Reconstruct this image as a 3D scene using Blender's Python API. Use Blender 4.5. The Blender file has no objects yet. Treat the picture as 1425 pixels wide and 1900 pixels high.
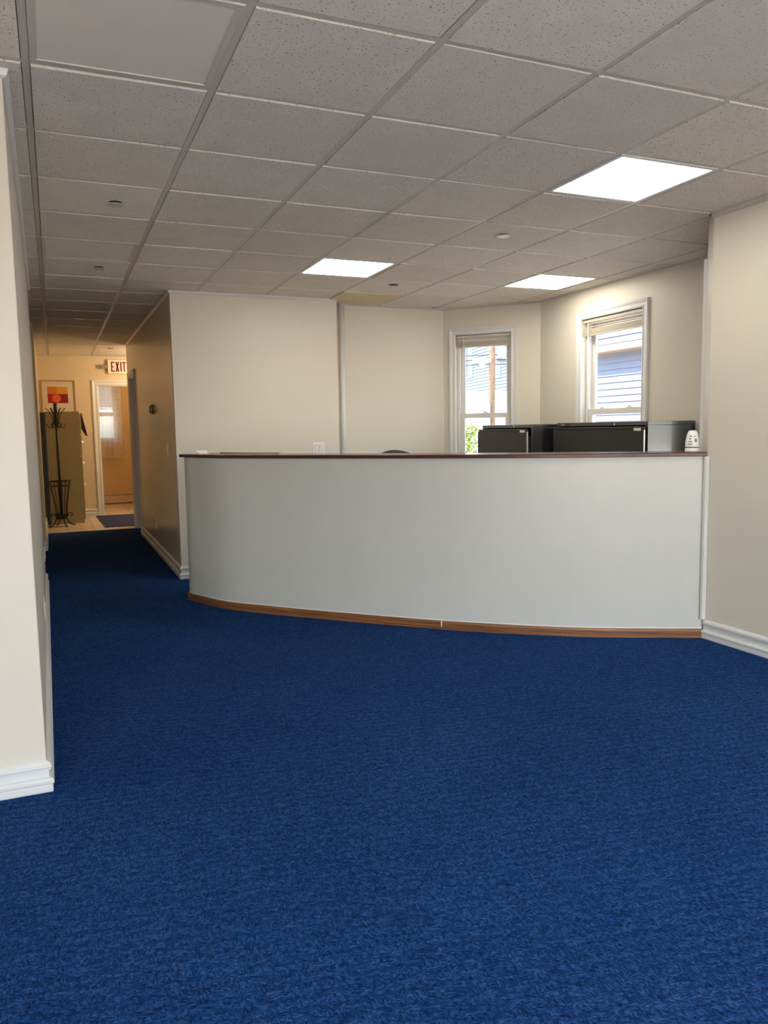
import bpy, bmesh, math, random
from mathutils import Vector, Matrix
random.seed(7)
S = bpy.context.scene
COL = S.collection

# ------------------------------------------------------------------ camera
CAM = Vector((0.0179, -2.9238, 1.3053))
YAW, PITCH, ROLL, FPX = 0.3991, -0.1066, -0.0162, 1437.99
fwd = Vector((math.sin(YAW) * math.cos(PITCH), math.cos(YAW) * math.cos(PITCH), math.sin(PITCH)))
rt0 = Vector((math.cos(YAW), -math.sin(YAW), 0))
up0 = rt0.cross(fwd)
rt = math.cos(ROLL) * rt0 + math.sin(ROLL) * up0
up = -math.sin(ROLL) * rt0 + math.cos(ROLL) * up0
cd = bpy.data.cameras.new('camera')
cam = bpy.data.objects.new('camera', cd)
COL.objects.link(cam)
cd.sensor_fit = 'HORIZONTAL'
cd.sensor_width = 36.0
cd.lens = FPX / 1425.0 * 36.0
cd.clip_start = 0.05
cd.clip_end = 300
M = Matrix.Identity(4)
for r in range(3):
    M[r][0], M[r][1], M[r][2], M[r][3] = rt[r], up[r], -fwd[r], CAM[r]
cam.matrix_world = M
S.camera = cam

# ------------------------------------------------------------------ exposure, sky, sun
S.view_settings.view_transform = 'Standard'
S.view_settings.look = 'None'
S.view_settings.gamma = 1.0
S.view_settings.use_curve_mapping = False
S.view_settings.exposure = 0.37
W = bpy.data.worlds.new('sky')
S.world = W
W.use_nodes = True
wn = W.node_tree
bg = wn.nodes['Background']
sky = wn.nodes.new('ShaderNodeTexSky')
sky.sky_type = 'NISHITA'
sky.sun_disc = False
sky.sun_elevation = math.radians(50)
sky.sun_rotation = math.radians(200)
sky.air_density = 1.0
sky.dust_density = 2.6
sky.ozone_density = 1.0
wn.links.new(sky.outputs[0], bg.inputs[0])
SKY_STRENGTH = 0.86
bg.inputs[1].default_value = SKY_STRENGTH
sd = bpy.data.lights.new('sun', 'SUN')
sd.energy = 12.0
sd.color = (1.0, 0.93, 0.82)
sd.angle = math.radians(0.8)
sun = bpy.data.objects.new('sun', sd)
COL.objects.link(sun)
sun.rotation_euler = Vector((0.62, -0.10, -0.78)).to_track_quat('-Z', 'Y').to_euler()
PANEL_EMIT = 13.0
FOYER_WATTS = 36.0

# ------------------------------------------------------------------ helpers: objects
def link(o, parent=None):
    COL.objects.link(o)
    if parent is not None:
        o.parent = parent
    return o

def tag(o, label=None, cat=None, group=None, kind=None):
    if label: o['label'] = label
    if cat: o['category'] = cat
    if group: o['group'] = group
    if kind: o['kind'] = kind
    return o

def empty(name, loc=(0, 0, 0), rz=0.0, label=None, cat=None, group=None, kind=None, parent=None):
    o = bpy.data.objects.new(name, None)
    o.empty_display_size = 0.05
    o.location = loc
    o.rotation_euler = (0, 0, rz)
    link(o, parent)
    return tag(o, label, cat, group, kind)

def mesh(name, verts, faces, mat, parent=None, smooth=False, bevel=0.0, seg=2, loc=None, rot=None, fix=True, uvs=None):
    me = bpy.data.meshes.new(name)
    me.from_pydata([tuple(v) for v in verts], [], faces)
    if uvs is not None:
        ul = me.uv_layers.new(name='uv')
        for lp in me.loops:
            ul.data[lp.index].uv = uvs[lp.vertex_index]
    if fix:
        bm = bmesh.new(); bm.from_mesh(me)
        bmesh.ops.recalc_face_normals(bm, faces=bm.faces[:])
        bm.to_mesh(me); bm.free()
    if mat: me.materials.append(mat)
    if smooth:
        me.polygons.foreach_set('use_smooth', [True] * len(me.polygons))
    o = bpy.data.objects.new(name, me)
    if loc: o.location = loc
    if rot: o.rotation_euler = rot
    link(o, parent)
    if bevel > 0:
        m = o.modifiers.new('bevel', 'BEVEL'); m.width = bevel; m.segments = seg; m.limit_method = 'ANGLE'; m.angle_limit = math.radians(40)
    return o

class MB:
    """collects shapes of one part"""
    def __init__(s): s.v = []; s.f = []
    def add(s, v, f):
        n = len(s.v); s.v += [tuple(p) for p in v]; s.f += [tuple(i + n for i in q) for q in f]; return s
    def box(s, x0, x1, y0, y1, z0, z1):
        v = [(x0, y0, z0), (x1, y0, z0), (x1, y1, z0), (x0, y1, z0), (x0, y0, z1), (x1, y0, z1), (x1, y1, z1), (x0, y1, z1)]
        return s.add(v, [(0, 3, 2, 1), (4, 5, 6, 7), (0, 1, 5, 4), (1, 2, 6, 5), (2, 3, 7, 6), (3, 0, 4, 7)])
    def prism(s, poly, z0, z1):
        n = len(poly)
        v = [(p[0], p[1], z0) for p in poly] + [(p[0], p[1], z1) for p in poly]
        f = [tuple(range(n))[::-1], tuple(range(n, 2 * n))] + [(i, (i + 1) % n, n + (i + 1) % n, n + i) for i in range(n)]
        return s.add(v, f)
    def tube(s, pts, r, n=10, caps=True):
        pts = [Vector(p) for p in pts]
        rr = r if isinstance(r, (list, tuple)) else [r] * len(pts)
        rings = []; prev = None
        for i, p in enumerate(pts):
            t = (pts[min(i + 1, len(pts) - 1)] - pts[max(i - 1, 0)]).normalized()
            if prev is None:
                a = Vector((0, 0, 1)) if abs(t.z) < 0.9 else Vector((1, 0, 0))
                u = t.cross(a).normalized()
            else:
                u = (prev - t * prev.dot(t)).normalized()
            prev = u; w = t.cross(u)
            rings.append([p + (u * math.cos(2 * math.pi * k / n) + w * math.sin(2 * math.pi * k / n)) * rr[i] for k in range(n)])
        v = [q for ring in rings for q in ring]; f = []
        for i in range(len(pts) - 1):
            for k in range(n):
                f.append((i * n + k, i * n + (k + 1) % n, (i + 1) * n + (k + 1) % n, (i + 1) * n + k))
        if caps:
            f.append(tuple(range(n))[::-1]); f.append(tuple(range((len(pts) - 1) * n, len(pts) * n)))
        return s.add(v, f)
    def lathe(s, prof, n=24, c=(0, 0, 0), sx=1.0, sy=1.0):
        v = []; f = []
        for (r, z) in prof:
            for k in range(n):
                a = 2 * math.pi * k / n
                v.append((c[0] + r * sx * math.cos(a), c[1] + r * sy * math.sin(a), c[2] + z))
        for i in range(len(prof) - 1):
            for k in range(n):
                f.append((i * n + k, i * n + (k + 1) % n, (i + 1) * n + (k + 1) % n, (i + 1) * n + k))
        f.append(tuple(range(n))[::-1]); f.append(tuple(range((len(prof) - 1) * n, len(prof) * n)))
        return s.add(v, f)
    def build(s, name, mat, parent=None, **k): return mesh(name, s.v, s.f, mat, parent, **k)

def box(name, x0, x1, y0, y1, z0, z1, mat, parent=None, bevel=0.0, **k):
    return MB().box(x0, x1, y0, y1, z0, z1).build(name, mat, parent, bevel=bevel, **k)

def offset_path(pts, d):
    """offset an open polyline to its right-hand side by d"""
    P = [Vector((p[0], p[1])) for p in pts]; out = []
    for i, p in enumerate(P):
        def nrm(a, b):
            t = (b - a).normalized(); return Vector((t.y, -t.x))
        if i == 0: n = nrm(P[0], P[1]); k = 1
        elif i == len(P) - 1: n = nrm(P[-2], P[-1]); k = 1
        else:
            n1 = nrm(P[i - 1], p); n2 = nrm(p, P[i + 1]); n = (n1 + n2).normalized(); k = 1 / max(0.3, n.dot(n1))
        out.append(p + n * d * k)
    return out

def sweep(name, path, prof, mat, parent=None, smooth=False, kind=None, label=None, cat=None):
    """profile points (d, z): d away from the path to its right-hand side, swept along an open path, mitred"""
    cols = [offset_path(path, d) for d, z in prof]
    n = len(path); m = len(prof); v = []; uv = []
    L = [0.0]
    for i in range(1, n): L.append(L[-1] + (Vector(path[i][:2]) - Vector(path[i - 1][:2])).length)
    pl = [0.0]
    for j in range(1, m): pl.append(pl[-1] + math.hypot(prof[j][0] - prof[j - 1][0], prof[j][1] - prof[j - 1][1]))
    for i in range(n):
        for j in range(m):
            v.append((cols[j][i].x, cols[j][i].y, prof[j][1])); uv.append((L[i], pl[j]))
    f = []
    for i in range(n - 1):
        for j in range(m):
            k = (j + 1) % m
            f.append((i * m + j, i * m + k, (i + 1) * m + k, (i + 1) * m + j))
    f.append(tuple(range(m))); f.append(tuple(range((n - 1) * m, n * m))[::-1])
    o = mesh(name, v, f, mat, parent, smooth=smooth, uvs=uv)
    return tag(o, label, cat, None, kind)

def wall(name, a, b, z0, z1, th, mat, holes=(), label=None, parent=None):
    """front face runs a to b and faces the right-hand side; thickness goes to the left; holes (s0, s1, z0, z1)"""
    a = Vector(a); b = Vector(b); L = (b - a).length; t = (b - a) / L; n = Vector((t.y, -t.x))
    ss = sorted(set([0, L] + [h[0] for h in holes] + [h[1] for h in holes]))
    zs = sorted(set([z0, z1] + [h[2] for h in holes] + [h[3] for h in holes]))
    solid = lambda i, j: 0 <= i < len(ss) - 1 and 0 <= j < len(zs) - 1 and not any(h[0] - 1e-6 <= ss[i] and ss[i + 1] <= h[1] + 1e-6 and h[2] - 1e-6 <= zs[j] and zs[j + 1] <= h[3] + 1e-6 for h in holes)
    v = []; f = []; idx = {}
    def V(i, j, k):
        if (i, j, k) not in idx:
            p = a + t * ss[i] - n * (th if k else 0)
            idx[(i, j, k)] = len(v); v.append((p.x, p.y, zs[j]))
        return idx[(i, j, k)]
    for i in range(len(ss) - 1):
        for j in range(len(zs) - 1):
            if not solid(i, j): continue
            for k in (0, 1):
                f.append((V(i, j, k), V(i + 1, j, k), V(i + 1, j + 1, k), V(i, j + 1, k)))
            for (di, dj, e0, e1) in ((-1, 0, (i, j), (i, j + 1)), (1, 0, (i + 1, j), (i + 1, j + 1)), (0, -1, (i, j), (i + 1, j)), (0, 1, (i, j + 1), (i + 1, j + 1))):
                if not solid(i + di, j + dj):
                    f.append((V(*e0, 0), V(*e1, 0), V(*e1, 1), V(*e0, 1)))
    o = mesh(name, v, f, mat, parent)
    return tag(o, label, None, None, 'structure' if parent is None else None)

# ------------------------------------------------------------------ helpers: materials
def mat(name, col=(0.8, 0.8, 0.8), rough=0.5, metal=0.0, spec=0.5, bump=0.0, bscale=60.0, vary=0.0, vscale=3.0, vcol=None, emit=None, estr=0.0, coat=0.0):
    m = bpy.data.materials.new(name); m.use_nodes = True
    nt = m.node_tree; b = nt.nodes['Principled BSDF']
    b.inputs['Base Color'].default_value = (*col, 1)
    b.inputs['Roughness'].default_value = rough
    b.inputs['Metallic'].default_value = metal
    b.inputs['Specular IOR Level'].default_value = spec
    if coat:
        b.inputs['Coat Weight'].default_value = coat; b.inputs['Coat Roughness'].default_value = 0.08
    tc = nt.nodes.new('ShaderNodeTexCoord')
    if vary > 0:
        n = nt.nodes.new('ShaderNodeTexNoise'); n.inputs['Scale'].default_value = vscale; n.inputs['Detail'].default_value = 5
        nt.links.new(tc.outputs['Object'], n.inputs['Vector'])
        r = nt.nodes.new('ShaderNodeMapRange'); r.inputs[1].default_value = 0.35; r.inputs[2].default_value = 0.7; r.inputs[3].default_value = 0; r.inputs[4].default_value = vary
        nt.links.new(n.outputs['Fac'], r.inputs[0])
        mx = nt.nodes.new('ShaderNodeMix'); mx.data_type = 'RGBA'
        mx.inputs['A'].default_value = (*col, 1); mx.inputs['B'].default_value = (*(vcol or tuple(c * 0.8 for c in col)), 1)
        nt.links.new(r.outputs[0], mx.inputs['Factor']); nt.links.new(mx.outputs['Result'], b.inputs['Base Color'])
    if bump > 0:
        n = nt.nodes.new('ShaderNodeTexNoise'); n.inputs['Scale'].default_value = bscale; n.inputs['Detail'].default_value = 4
        nt.links.new(tc.outputs['Object'], n.inputs['Vector'])
        bp = nt.nodes.new('ShaderNodeBump'); bp.inputs['Strength'].default_value = bump; bp.inputs['Distance'].default_value = 0.01
        nt.links.new(n.outputs['Fac'], bp.inputs['Height']); nt.links.new(bp.outputs[0], b.inputs['Normal'])
    if emit:
        b.inputs['Emission Color'].default_value = (*emit, 1); b.inputs['Emission Strength'].default_value = estr
    return m

class NT:
    def __init__(s, name):
        s.m = bpy.data.materials.new(name); s.m.use_nodes = True; s.t = s.m.node_tree
        s.b = s.t.nodes['Principled BSDF']; s.o = s.t.nodes['Material Output']
        s.tc = s.t.nodes.new('ShaderNodeTexCoord')
    def n(s, typ, ins=None, **k):
        nd = s.t.nodes.new('ShaderNode' + typ)
        for a, v in k.items(): setattr(nd, a, v)
        for a, v in (ins or {}).items():
            if hasattr(v, 'is_linked') or isinstance(v, bpy.types.NodeSocket): s.t.links.new(v, nd.inputs[a])
            else: nd.inputs[a].default_value = v
        return nd
    def l(s, a, b): s.t.links.new(a, b)
    def math(s, op, a, b=0.0, clamp=False):
        nd = s.t.nodes.new('ShaderNodeMath'); nd.operation = op; nd.use_clamp = clamp
        for i, v in enumerate((a, b)):
            if isinstance(v, bpy.types.NodeSocket): s.l(v, nd.inputs[i])
            else: nd.inputs[i].default_value = v
        return nd.outputs[0]
    def rng(s, v, a, b, c=0.0, d=1.0):
        nd = s.n('MapRange'); s.l(v, nd.inputs[0])
        for i, x in enumerate((a, b, c, d)): nd.inputs[i + 1].default_value = x
        return nd.outputs[0]
    def mix(s, f, A, B):
        nd = s.t.nodes.new('ShaderNodeMix'); nd.data_type = 'RGBA'
        for k, v in (('Factor', f), ('A', A), ('B', B)):
            if isinstance(v, bpy.types.NodeSocket): s.l(v, nd.inputs[k])
            else: nd.inputs[k].default_value = v if k == 'Factor' else (*v, 1)
        return nd.outputs['Result']
    def map(s, scale=(1, 1, 1), rot=(0, 0, 0), src='Object'):
        nd = s.t.nodes.new('ShaderNodeMapping'); nd.inputs['Scale'].default_value = scale; nd.inputs['Rotation'].default_value = rot
        s.l(s.tc.outputs[src], nd.inputs['Vector']); return nd.outputs[0]
    def bump(s, h, strength, dist):
        nd = s.n('Bump', {'Strength': strength, 'Distance': dist}); s.l(h, nd.inputs['Height']); s.l(nd.outputs[0], s.b.inputs['Normal'])

def carpet_mat():
    k = NT('blue_loop_carpet')
    # short loops lying in rows, the lay changing from patch to patch
    v1 = k.n('TexVoronoi', {'Vector': k.map((115, 250, 1), (0, 0, 0.42)), 'Scale': 1.0}, voronoi_dimensions='2D')
    v2 = k.n('TexVoronoi', {'Vector': k.map((250, 105, 1), (0, 0, 0.25)), 'Scale': 1.0}, voronoi_dimensions='2D')
    blk = k.n('TexNoise', {'Vector': k.map((22, 42, 1), (0, 0, 0.15)), 'Scale': 1.0, 'Detail': 3.0}, noise_dimensions='2D')
    sel = k.rng(blk.outputs['Fac'], 0.44, 0.56)
    hsel = k.n('Mix', {}, data_type='FLOAT'); k.l(sel, hsel.inputs[0]); k.l(v1.outputs['Distance'], hsel.inputs[2]); k.l(v2.outputs['Distance'], hsel.inputs[3])
    h = hsel.outputs[0]
    s1 = k.n('SeparateColor'); k.l(v1.outputs['Color'], s1.inputs[0])
    s2 = k.n('SeparateColor'); k.l(v2.outputs['Color'], s2.inputs[0])
    cs = k.n('Mix', {}, data_type='FLOAT'); k.l(sel, cs.inputs[0]); k.l(s1.outputs[0], cs.inputs[2]); k.l(s2.outputs[1], cs.inputs[3])
    row = k.n('TexWave', {'Vector': k.map((1, 1, 1), (0, 0, 0.16)), 'Scale': 7.5, 'Distortion': 7.0, 'Detail': 3.0, 'Detail Scale': 3.5, 'Detail Roughness': 0.6}, bands_direction='Y')
    fine = k.n('TexNoise', {'Vector': k.map((1, 1, 1)), 'Scale': 420.0, 'Detail': 2.0})
    big = k.n('TexNoise', {'Vector': k.map((1, 1, 1)), 'Scale': 1.1, 'Detail': 3.0})
    f = k.math('ADD', k.math('MULTIPLY', cs.outputs[0], 0.48), k.math('MULTIPLY', row.outputs['Fac'], 0.12))
    f = k.math('ADD', f, k.math('MULTIPLY', big.outputs['Fac'], 0.22))
    f = k.math('ADD', f, k.math('MULTIPLY', fine.outputs['Fac'], 0.18))
    c = k.n('ValToRGB'); k.l(f, c.inputs[0])
    e = c.color_ramp.elements
    e[0].position = 0.20; e[0].color = (0.0022, 0.0135, 0.060, 1)
    e[1].position = 0.84; e[1].color = (0.028, 0.088, 0.240, 1)
    x = e.new(0.5); x.color = (0.0080, 0.036, 0.136, 1)
    fl = k.rng(s1.outputs[2], 0.965, 0.985)
    col = k.mix(k.math('MULTIPLY', fl, 0.30), c.outputs[0], (0.10, 0.12, 0.17))
    k.l(col, k.b.inputs['Base Color'])
    k.b.inputs['Roughness'].default_value = 0.95
    k.b.inputs['Specular IOR Level'].default_value = 0.03
    k.b.inputs['Sheen Weight'].default_value = 0.02
    k.b.inputs['Sheen Tint'].default_value = (0.25, 0.45, 0.9, 1)
    k.bump(k.math('SUBTRACT', k.math('MULTIPLY', row.outputs['Fac'], 0.15), h), 0.7, 0.004)
    return k.m

def tile_mat(name, base, stain=0.0):
    k = NT(name)
    oi = k.n('ObjectInfo')
    off = k.n('VectorMath', {}, operation='ADD'); k.l(k.tc.outputs['Object'], off.inputs[0])
    sc = k.n('VectorMath', {}, operation='SCALE'); k.l(oi.outputs['Location'], sc.inputs[0]); sc.inputs['Scale'].default_value = 3.7
    k.l(sc.outputs[0], off.inputs[1])
    n1 = k.n('TexNoise', {'Scale': 118.0, 'Detail': 2.0, 'Roughness': 0.55}); k.l(off.outputs[0], n1.inputs['Vector'])
    n2 = k.n('TexNoise', {'Scale': 6.0, 'Detail': 2.0}); k.l(off.outputs[0], n2.inputs['Vector'])
    n3 = k.n('TexNoise', {'Scale': 240.0, 'Detail': 2.0}); k.l(off.outputs[0], n3.inputs['Vector'])
    thr = k.math('ADD', k.math('MULTIPLY', n2.outputs['Fac'], 0.08), 0.590)
    pit = k.math('MULTIPLY', k.math('SUBTRACT', n1.outputs['Fac'], thr), 22.0, True)
    tone = k.rng(oi.outputs['Random'], 0, 1, 0.93, 1.03)
    hue = k.mix(k.rng(n2.outputs['Fac'], 0.35, 0.65), base, tuple(c * 0.94 for c in base))
    if stain > 0:
        ns = k.n('TexNoise', {'Scale': 2.2, 'Detail': 5.0}); k.l(off.outputs[0], ns.inputs['Vector'])
        hue = k.mix(k.rng(ns.outputs['Fac'], 0.3, 0.62, 0.45 * stain, stain), hue, (0.74, 0.56, 0.27))
    g = k.n('VectorMath', {}, operation='SCALE'); k.l(hue, g.inputs[0]); k.l(tone, g.inputs['Scale'])
    col = k.mix(k.math('MULTIPLY', pit, 0.75), g.outputs[0], (0.16, 0.14, 0.12))
    k.l(col, k.b.inputs['Base Color']); k.b.inputs['Roughness'].default_value = 0.9; k.b.inputs['Specular IOR Level'].default_value = 0.15
    k.bump(k.math('SUBTRACT', k.math('MULTIPLY', n3.outputs['Fac'], 0.35), pit), 0.5, 0.004)
    return k.m

def oak_mat():
    k = NT('stained_oak')
    mp = k.map((1.6, 42, 1), src='UV')
    n = k.n('TexNoise', {'Vector': mp, 'Scale': 1.5, 'Detail': 4.0, 'Distortion': 0.6}, noise_dimensions='2D')
    w = k.n('TexWave', {'Vector': k.map((1.0, 26, 1), src='UV'), 'Scale': 1.3, 'Distortion': 9.0, 'Detail': 3.0, 'Detail Scale': 0.6}, bands_direction='Y')
    f = k.math('ADD', k.math('MULTIPLY', n.outputs['Fac'], 0.6), k.math('MULTIPLY', w.outputs['Fac'], 0.4))
    c = k.n('ValToRGB'); k.l(f, c.inputs[0]); e = c.color_ramp.elements
    e[0].position = 0.25; e[0].color = (0.055, 0.016, 0.005, 1); e[1].position = 0.75; e[1].color = (0.36, 0.155, 0.055, 1)
    k.l(c.outputs[0], k.b.inputs['Base Color']); k.b.inputs['Roughness'].default_value = 0.38
    k.bump(f, 0.25, 0.002)
    return k.m

def mahogany_mat():
    k = NT('mahogany_laminate')
    n = k.n('TexNoise', {'Vector': k.map((2, 2, 30), (0, 0, 0.76)), 'Scale': 3.0, 'Detail': 5.0, 'Distortion': 1.2})
    c = k.n('ValToRGB'); k.l(n.outputs['Fac'], c.inputs[0]); e = c.color_ramp.elements
    e[0].position = 0.3; e[0].color = (0.040, 0.0045, 0.0055, 1); e[1].position = 0.75; e[1].color = (0.105, 0.014, 0.014, 1)
    k.l(c.outputs[0], k.b.inputs['Base Color']); k.b.inputs['Roughness'].default_value = 0.22
    return k.m

def glass_mat():
    k = NT('window_glass')
    tr = k.n('BsdfTransparent'); gl = k.n('BsdfGlossy', {'Roughness': 0.01}); lw = k.n('LayerWeight', {'Blend': 0.5})
    fr = k.n('Math', {1: 0.03}, operation='ADD'); k.l(k.math('MULTIPLY', k.math('POWER', lw.outputs['Facing'], 4.0), 0.6), fr.inputs[0])
    tr.inputs['Color'].default_value = (0.97, 0.985, 0.99, 1)
    mx = k.n('MixShader'); k.l(fr.outputs[0], mx.inputs[0]); k.l(tr.outputs[0], mx.inputs[1]); k.l(gl.outputs[0], mx.inputs[2])
    k.l(mx.outputs[0], k.o.inputs['Surface'])
    return k.m

def sheer_mat():
    k = NT('sheer_curtain_cloth')
    tr = k.n('BsdfTransparent'); tl = k.n('BsdfTranslucent'); df = k.n('BsdfDiffuse')
    for q in (tl, df): q.inputs['Color'].default_value = (0.85, 0.78, 0.66, 1)
    m1 = k.n('MixShader', {0: 0.5}); k.l(tl.outputs[0], m1.inputs[1]); k.l(df.outputs[0], m1.inputs[2])
    w = k.n('TexVoronoi', {'Vector': k.map((90, 90, 90)), 'Scale': 1.0})
    f = k.rng(w.outputs['Distance'], 0.2, 0.6, 0.62, 0.35)
    m2 = k.n('MixShader'); k.l(f, m2.inputs[0]); k.l(tr.outputs[0], m2.inputs[1]); k.l(m1.outputs[0], m2.inputs[2])
    k.l(m2.outputs[0], k.o.inputs['Surface'])
    return k.m

def floor_tile_mat():
    k = NT('beige_ceramic')
    oi = k.n('ObjectInfo')
    n = k.n('TexNoise', {'Scale': 9.0, 'Detail': 6.0}); k.l(k.tc.outputs['Object'], n.inputs['Vector'])
    c = k.mix(k.rng(n.outputs['Fac'], 0.3, 0.7), (0.66, 0.54, 0.40), (0.56, 0.44, 0.31))
    g = k.n('VectorMath', {}, operation='SCALE'); k.l(c, g.inputs[0]); k.l(k.rng(oi.outputs['Random'], 0, 1, 0.92, 1.05), g.inputs['Scale'])
    k.l(g.outputs[0], k.b.inputs['Base Color']); k.b.inputs['Roughness'].default_value = 0.35
    return k.m

WALLC = (0.685, 0.635, 0.545)
m_wall = mat('cream_wall_paint', WALLC, 0.42, bump=0.10, bscale=9, vary=0.5, vscale=1.2, vcol=(0.665, 0.61, 0.515))
m_hall = mat('satin_hall_paint', (0.74, 0.64, 0.48), 0.24, bump=0.16, bscale=5, vary=0.5, vscale=2.0, vcol=(0.71, 0.61, 0.45))
m_foyer = mat('warm_foyer_paint', (0.70, 0.57, 0.38), 0.5, bump=0.06, bscale=20)
m_wash = mat('lamp_warmed_washroom_paint', (0.62, 0.44, 0.22), 0.5)  # warm lamp glow put into the wall colour as amber
def counter_mat():
    k = NT('counter_paint')
    n = k.n('TexNoise', {'Vector': k.map((5.5, 5.5, 0.5)), 'Scale': 1.0, 'Detail': 3.0})
    n2 = k.n('TexNoise', {'Vector': k.map((1, 1, 1)), 'Scale': 2.5, 'Detail': 5.0})
    k.l(k.mix(k.rng(n2.outputs['Fac'], 0.35, 0.7, 0, 0.6), (0.575, 0.58, 0.55), (0.545, 0.552, 0.522)), k.b.inputs['Base Color'])
    k.l(k.rng(n.outputs['Fac'], 0.3, 0.7, 0.28, 0.42), k.b.inputs['Roughness'])
    k.bump(n.outputs['Fac'], 0.35, 0.02)
    return k.m
m_counter = counter_mat()
m_trim = mat('white_trim_paint', (0.69, 0.69, 0.675), 0.35, bump=0.04, bscale=40)
m_greytrim = mat('grey_jamb_paint', (0.74, 0.70, 0.72), 0.45)
m_vinyl = mat('white_vinyl', (0.72, 0.71, 0.68), 0.35)
m_carpet = carpet_mat()
m_tile = tile_mat('fissured_ceiling_tile', (0.83, 0.76, 0.67))
m_tile_stain = tile_mat('water_stained_ceiling_tile', (0.82, 0.74, 0.60), 0.7)
m_grid = mat('ceiling_grid_metal', (0.58, 0.535, 0.475), 0.4)
m_slab = mat('plenum_board', (0.25, 0.24, 0.22), 0.9)
m_oak = oak_mat()
m_mahog = mahogany_mat()
m_glass = glass_mat()
m_lit = mat('lit_diffuser', (0.9, 0.9, 0.9), 0.4, emit=(1.0, 0.93, 0.80), estr=PANEL_EMIT)
m_unlit = mat('acrylic_diffuser_off', (0.80, 0.74, 0.65), 0.55)
m_white = mat('white_plastic', (0.80, 0.79, 0.76), 0.35)
m_black_metal = mat('black_cabinet_metal', (0.016, 0.0155, 0.015), 0.26, spec=1.0, coat=1.0, bump=0.02, bscale=350)
m_dark_drawer = mat('charcoal_drawer_metal', (0.030, 0.028, 0.025), 0.36, bump=0.03, bscale=350)
m_chrome = mat('bright_chrome', (0.75, 0.75, 0.74), 0.18, 1.0)
m_black = mat('black_plastic', (0.012, 0.012, 0.013), 0.45)
m_iron = mat('wrought_iron', (0.003, 0.003, 0.0035), 0.5, bump=0.1, bscale=120)
m_olive = mat('olive_cabinet_enamel', (0.36, 0.28, 0.095), 0.42, vary=0.4, vscale=5, vcol=(0.33, 0.25, 0.08))
m_ftile = floor_tile_mat()
m_grout = mat('grout', (0.30, 0.24, 0.17), 0.9)
m_mat = mat('dark_blue_mat', (0.026, 0.034, 0.115), 0.95, bump=0.6, bscale=400)
m_frame = mat('light_wood_frame', (0.40, 0.20, 0.06), 0.4)
m_red = mat('exit_red', (0.22, 0.004, 0.010), 0.5)
m_sign = mat('sign_face', (0.82, 0.76, 0.66), 0.4)
m_siding = mat('blue_grey_siding', (0.21, 0.24, 0.33), 0.55)
m_siding2 = mat('slate_blue_siding', (0.13, 0.165, 0.22), 0.6)
m_tan = mat('tan_soffit_board', (0.30, 0.22, 0.16), 0.6)
m_pole = mat('weathered_pole_wood', (0.27, 0.19, 0.13), 0.85, vary=0.7, vscale=9, vcol=(0.15, 0.095, 0.06))
m_leaf = mat('bush_leaf', (0.15, 0.24, 0.03), 0.6)
m_ground = mat('pale_concrete', (0.66, 0.59, 0.49), 0.9, vary=0.5, vscale=0.6, vcol=(0.58, 0.51, 0.42))
m_roofw = mat('white_roof_coating', (0.85, 0.85, 0.83), 0.6)
m_slat = mat('cream_blind_vinyl', (0.74, 0.66, 0.54), 0.4)
m_rail = mat('beige_blind_rail', (0.56, 0.49, 0.41), 0.45)

# ------------------------------------------------------------------ structure
HC = 2.5202      # ceiling face
T = 0.6096       # ceiling module
BA, BB = (3.776, 4.337), (4.462, 3.596)      # angled bay wall
fl = MB().prism([(-2.4, -4.6), (3.74, -4.6), (3.74, 0.6), (4.5, 1.49), (4.5, 3.6), (3.8, 4.36), (1.06, 4.36), (1.06, 8.2), (-0.3, 8.2), (-0.3, 0.1), (-2.4, 0.1)], -0.05, 0.0).build('floor', m_carpet)
tag(fl, 'blue woven loop carpet covering the room and hallway', kind='structure')

# foyer and washroom floor: grout bed with ceramic tiles as parts
ff = box('floor_foyer', -0.3, 2.5, 8.2, 12.5, -0.05, -0.004, m_grout)
tag(ff, 'beige ceramic tile floor beyond the carpet', kind='structure')
TS = 0.33
tm = None
for i in range(-1, 8):
    for j in range(0, 13):
        x0 = 0.452 - 0.33 * 2 + i * TS; y0 = 8.24 + j * TS
        x1 = x0 + TS - 0.006; y1 = y0 + TS - 0.006
        if x0 < -0.29 or x1 > 2.45: 
            x0 = max(x0, -0.29); x1 = min(x1, 2.45)
            if x1 - x0 < 0.05: continue
        y1 = min(y1, 12.45)
        if y1 - y0 < 0.04: continue
        full = abs(x1 - x0 - (TS - 0.006)) < 1e-6 and abs(y1 - y0 - (TS - 0.006)) < 1e-6
        if full and tm is not None:
            o = bpy.data.objects.new('floor_tile', tm); o.location = (x0, y0, 0); link(o, ff)
        else:
            o = MB().box(0, x1 - x0, 0, y1 - y0, -0.004, 0.0).build('floor_tile', m_ftile, ff, loc=(x0, y0, 0))
            if full: tm = o.data
th = box('trim_threshold', -0.16, 1.0, 8.185, 8.215, 0.0, 0.006, mat('threshold_strip', (0.66, 0.55, 0.42), 0.35), bevel=0.002)
tag(th, 'pale threshold strip between carpet and tile', kind='structure')

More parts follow.
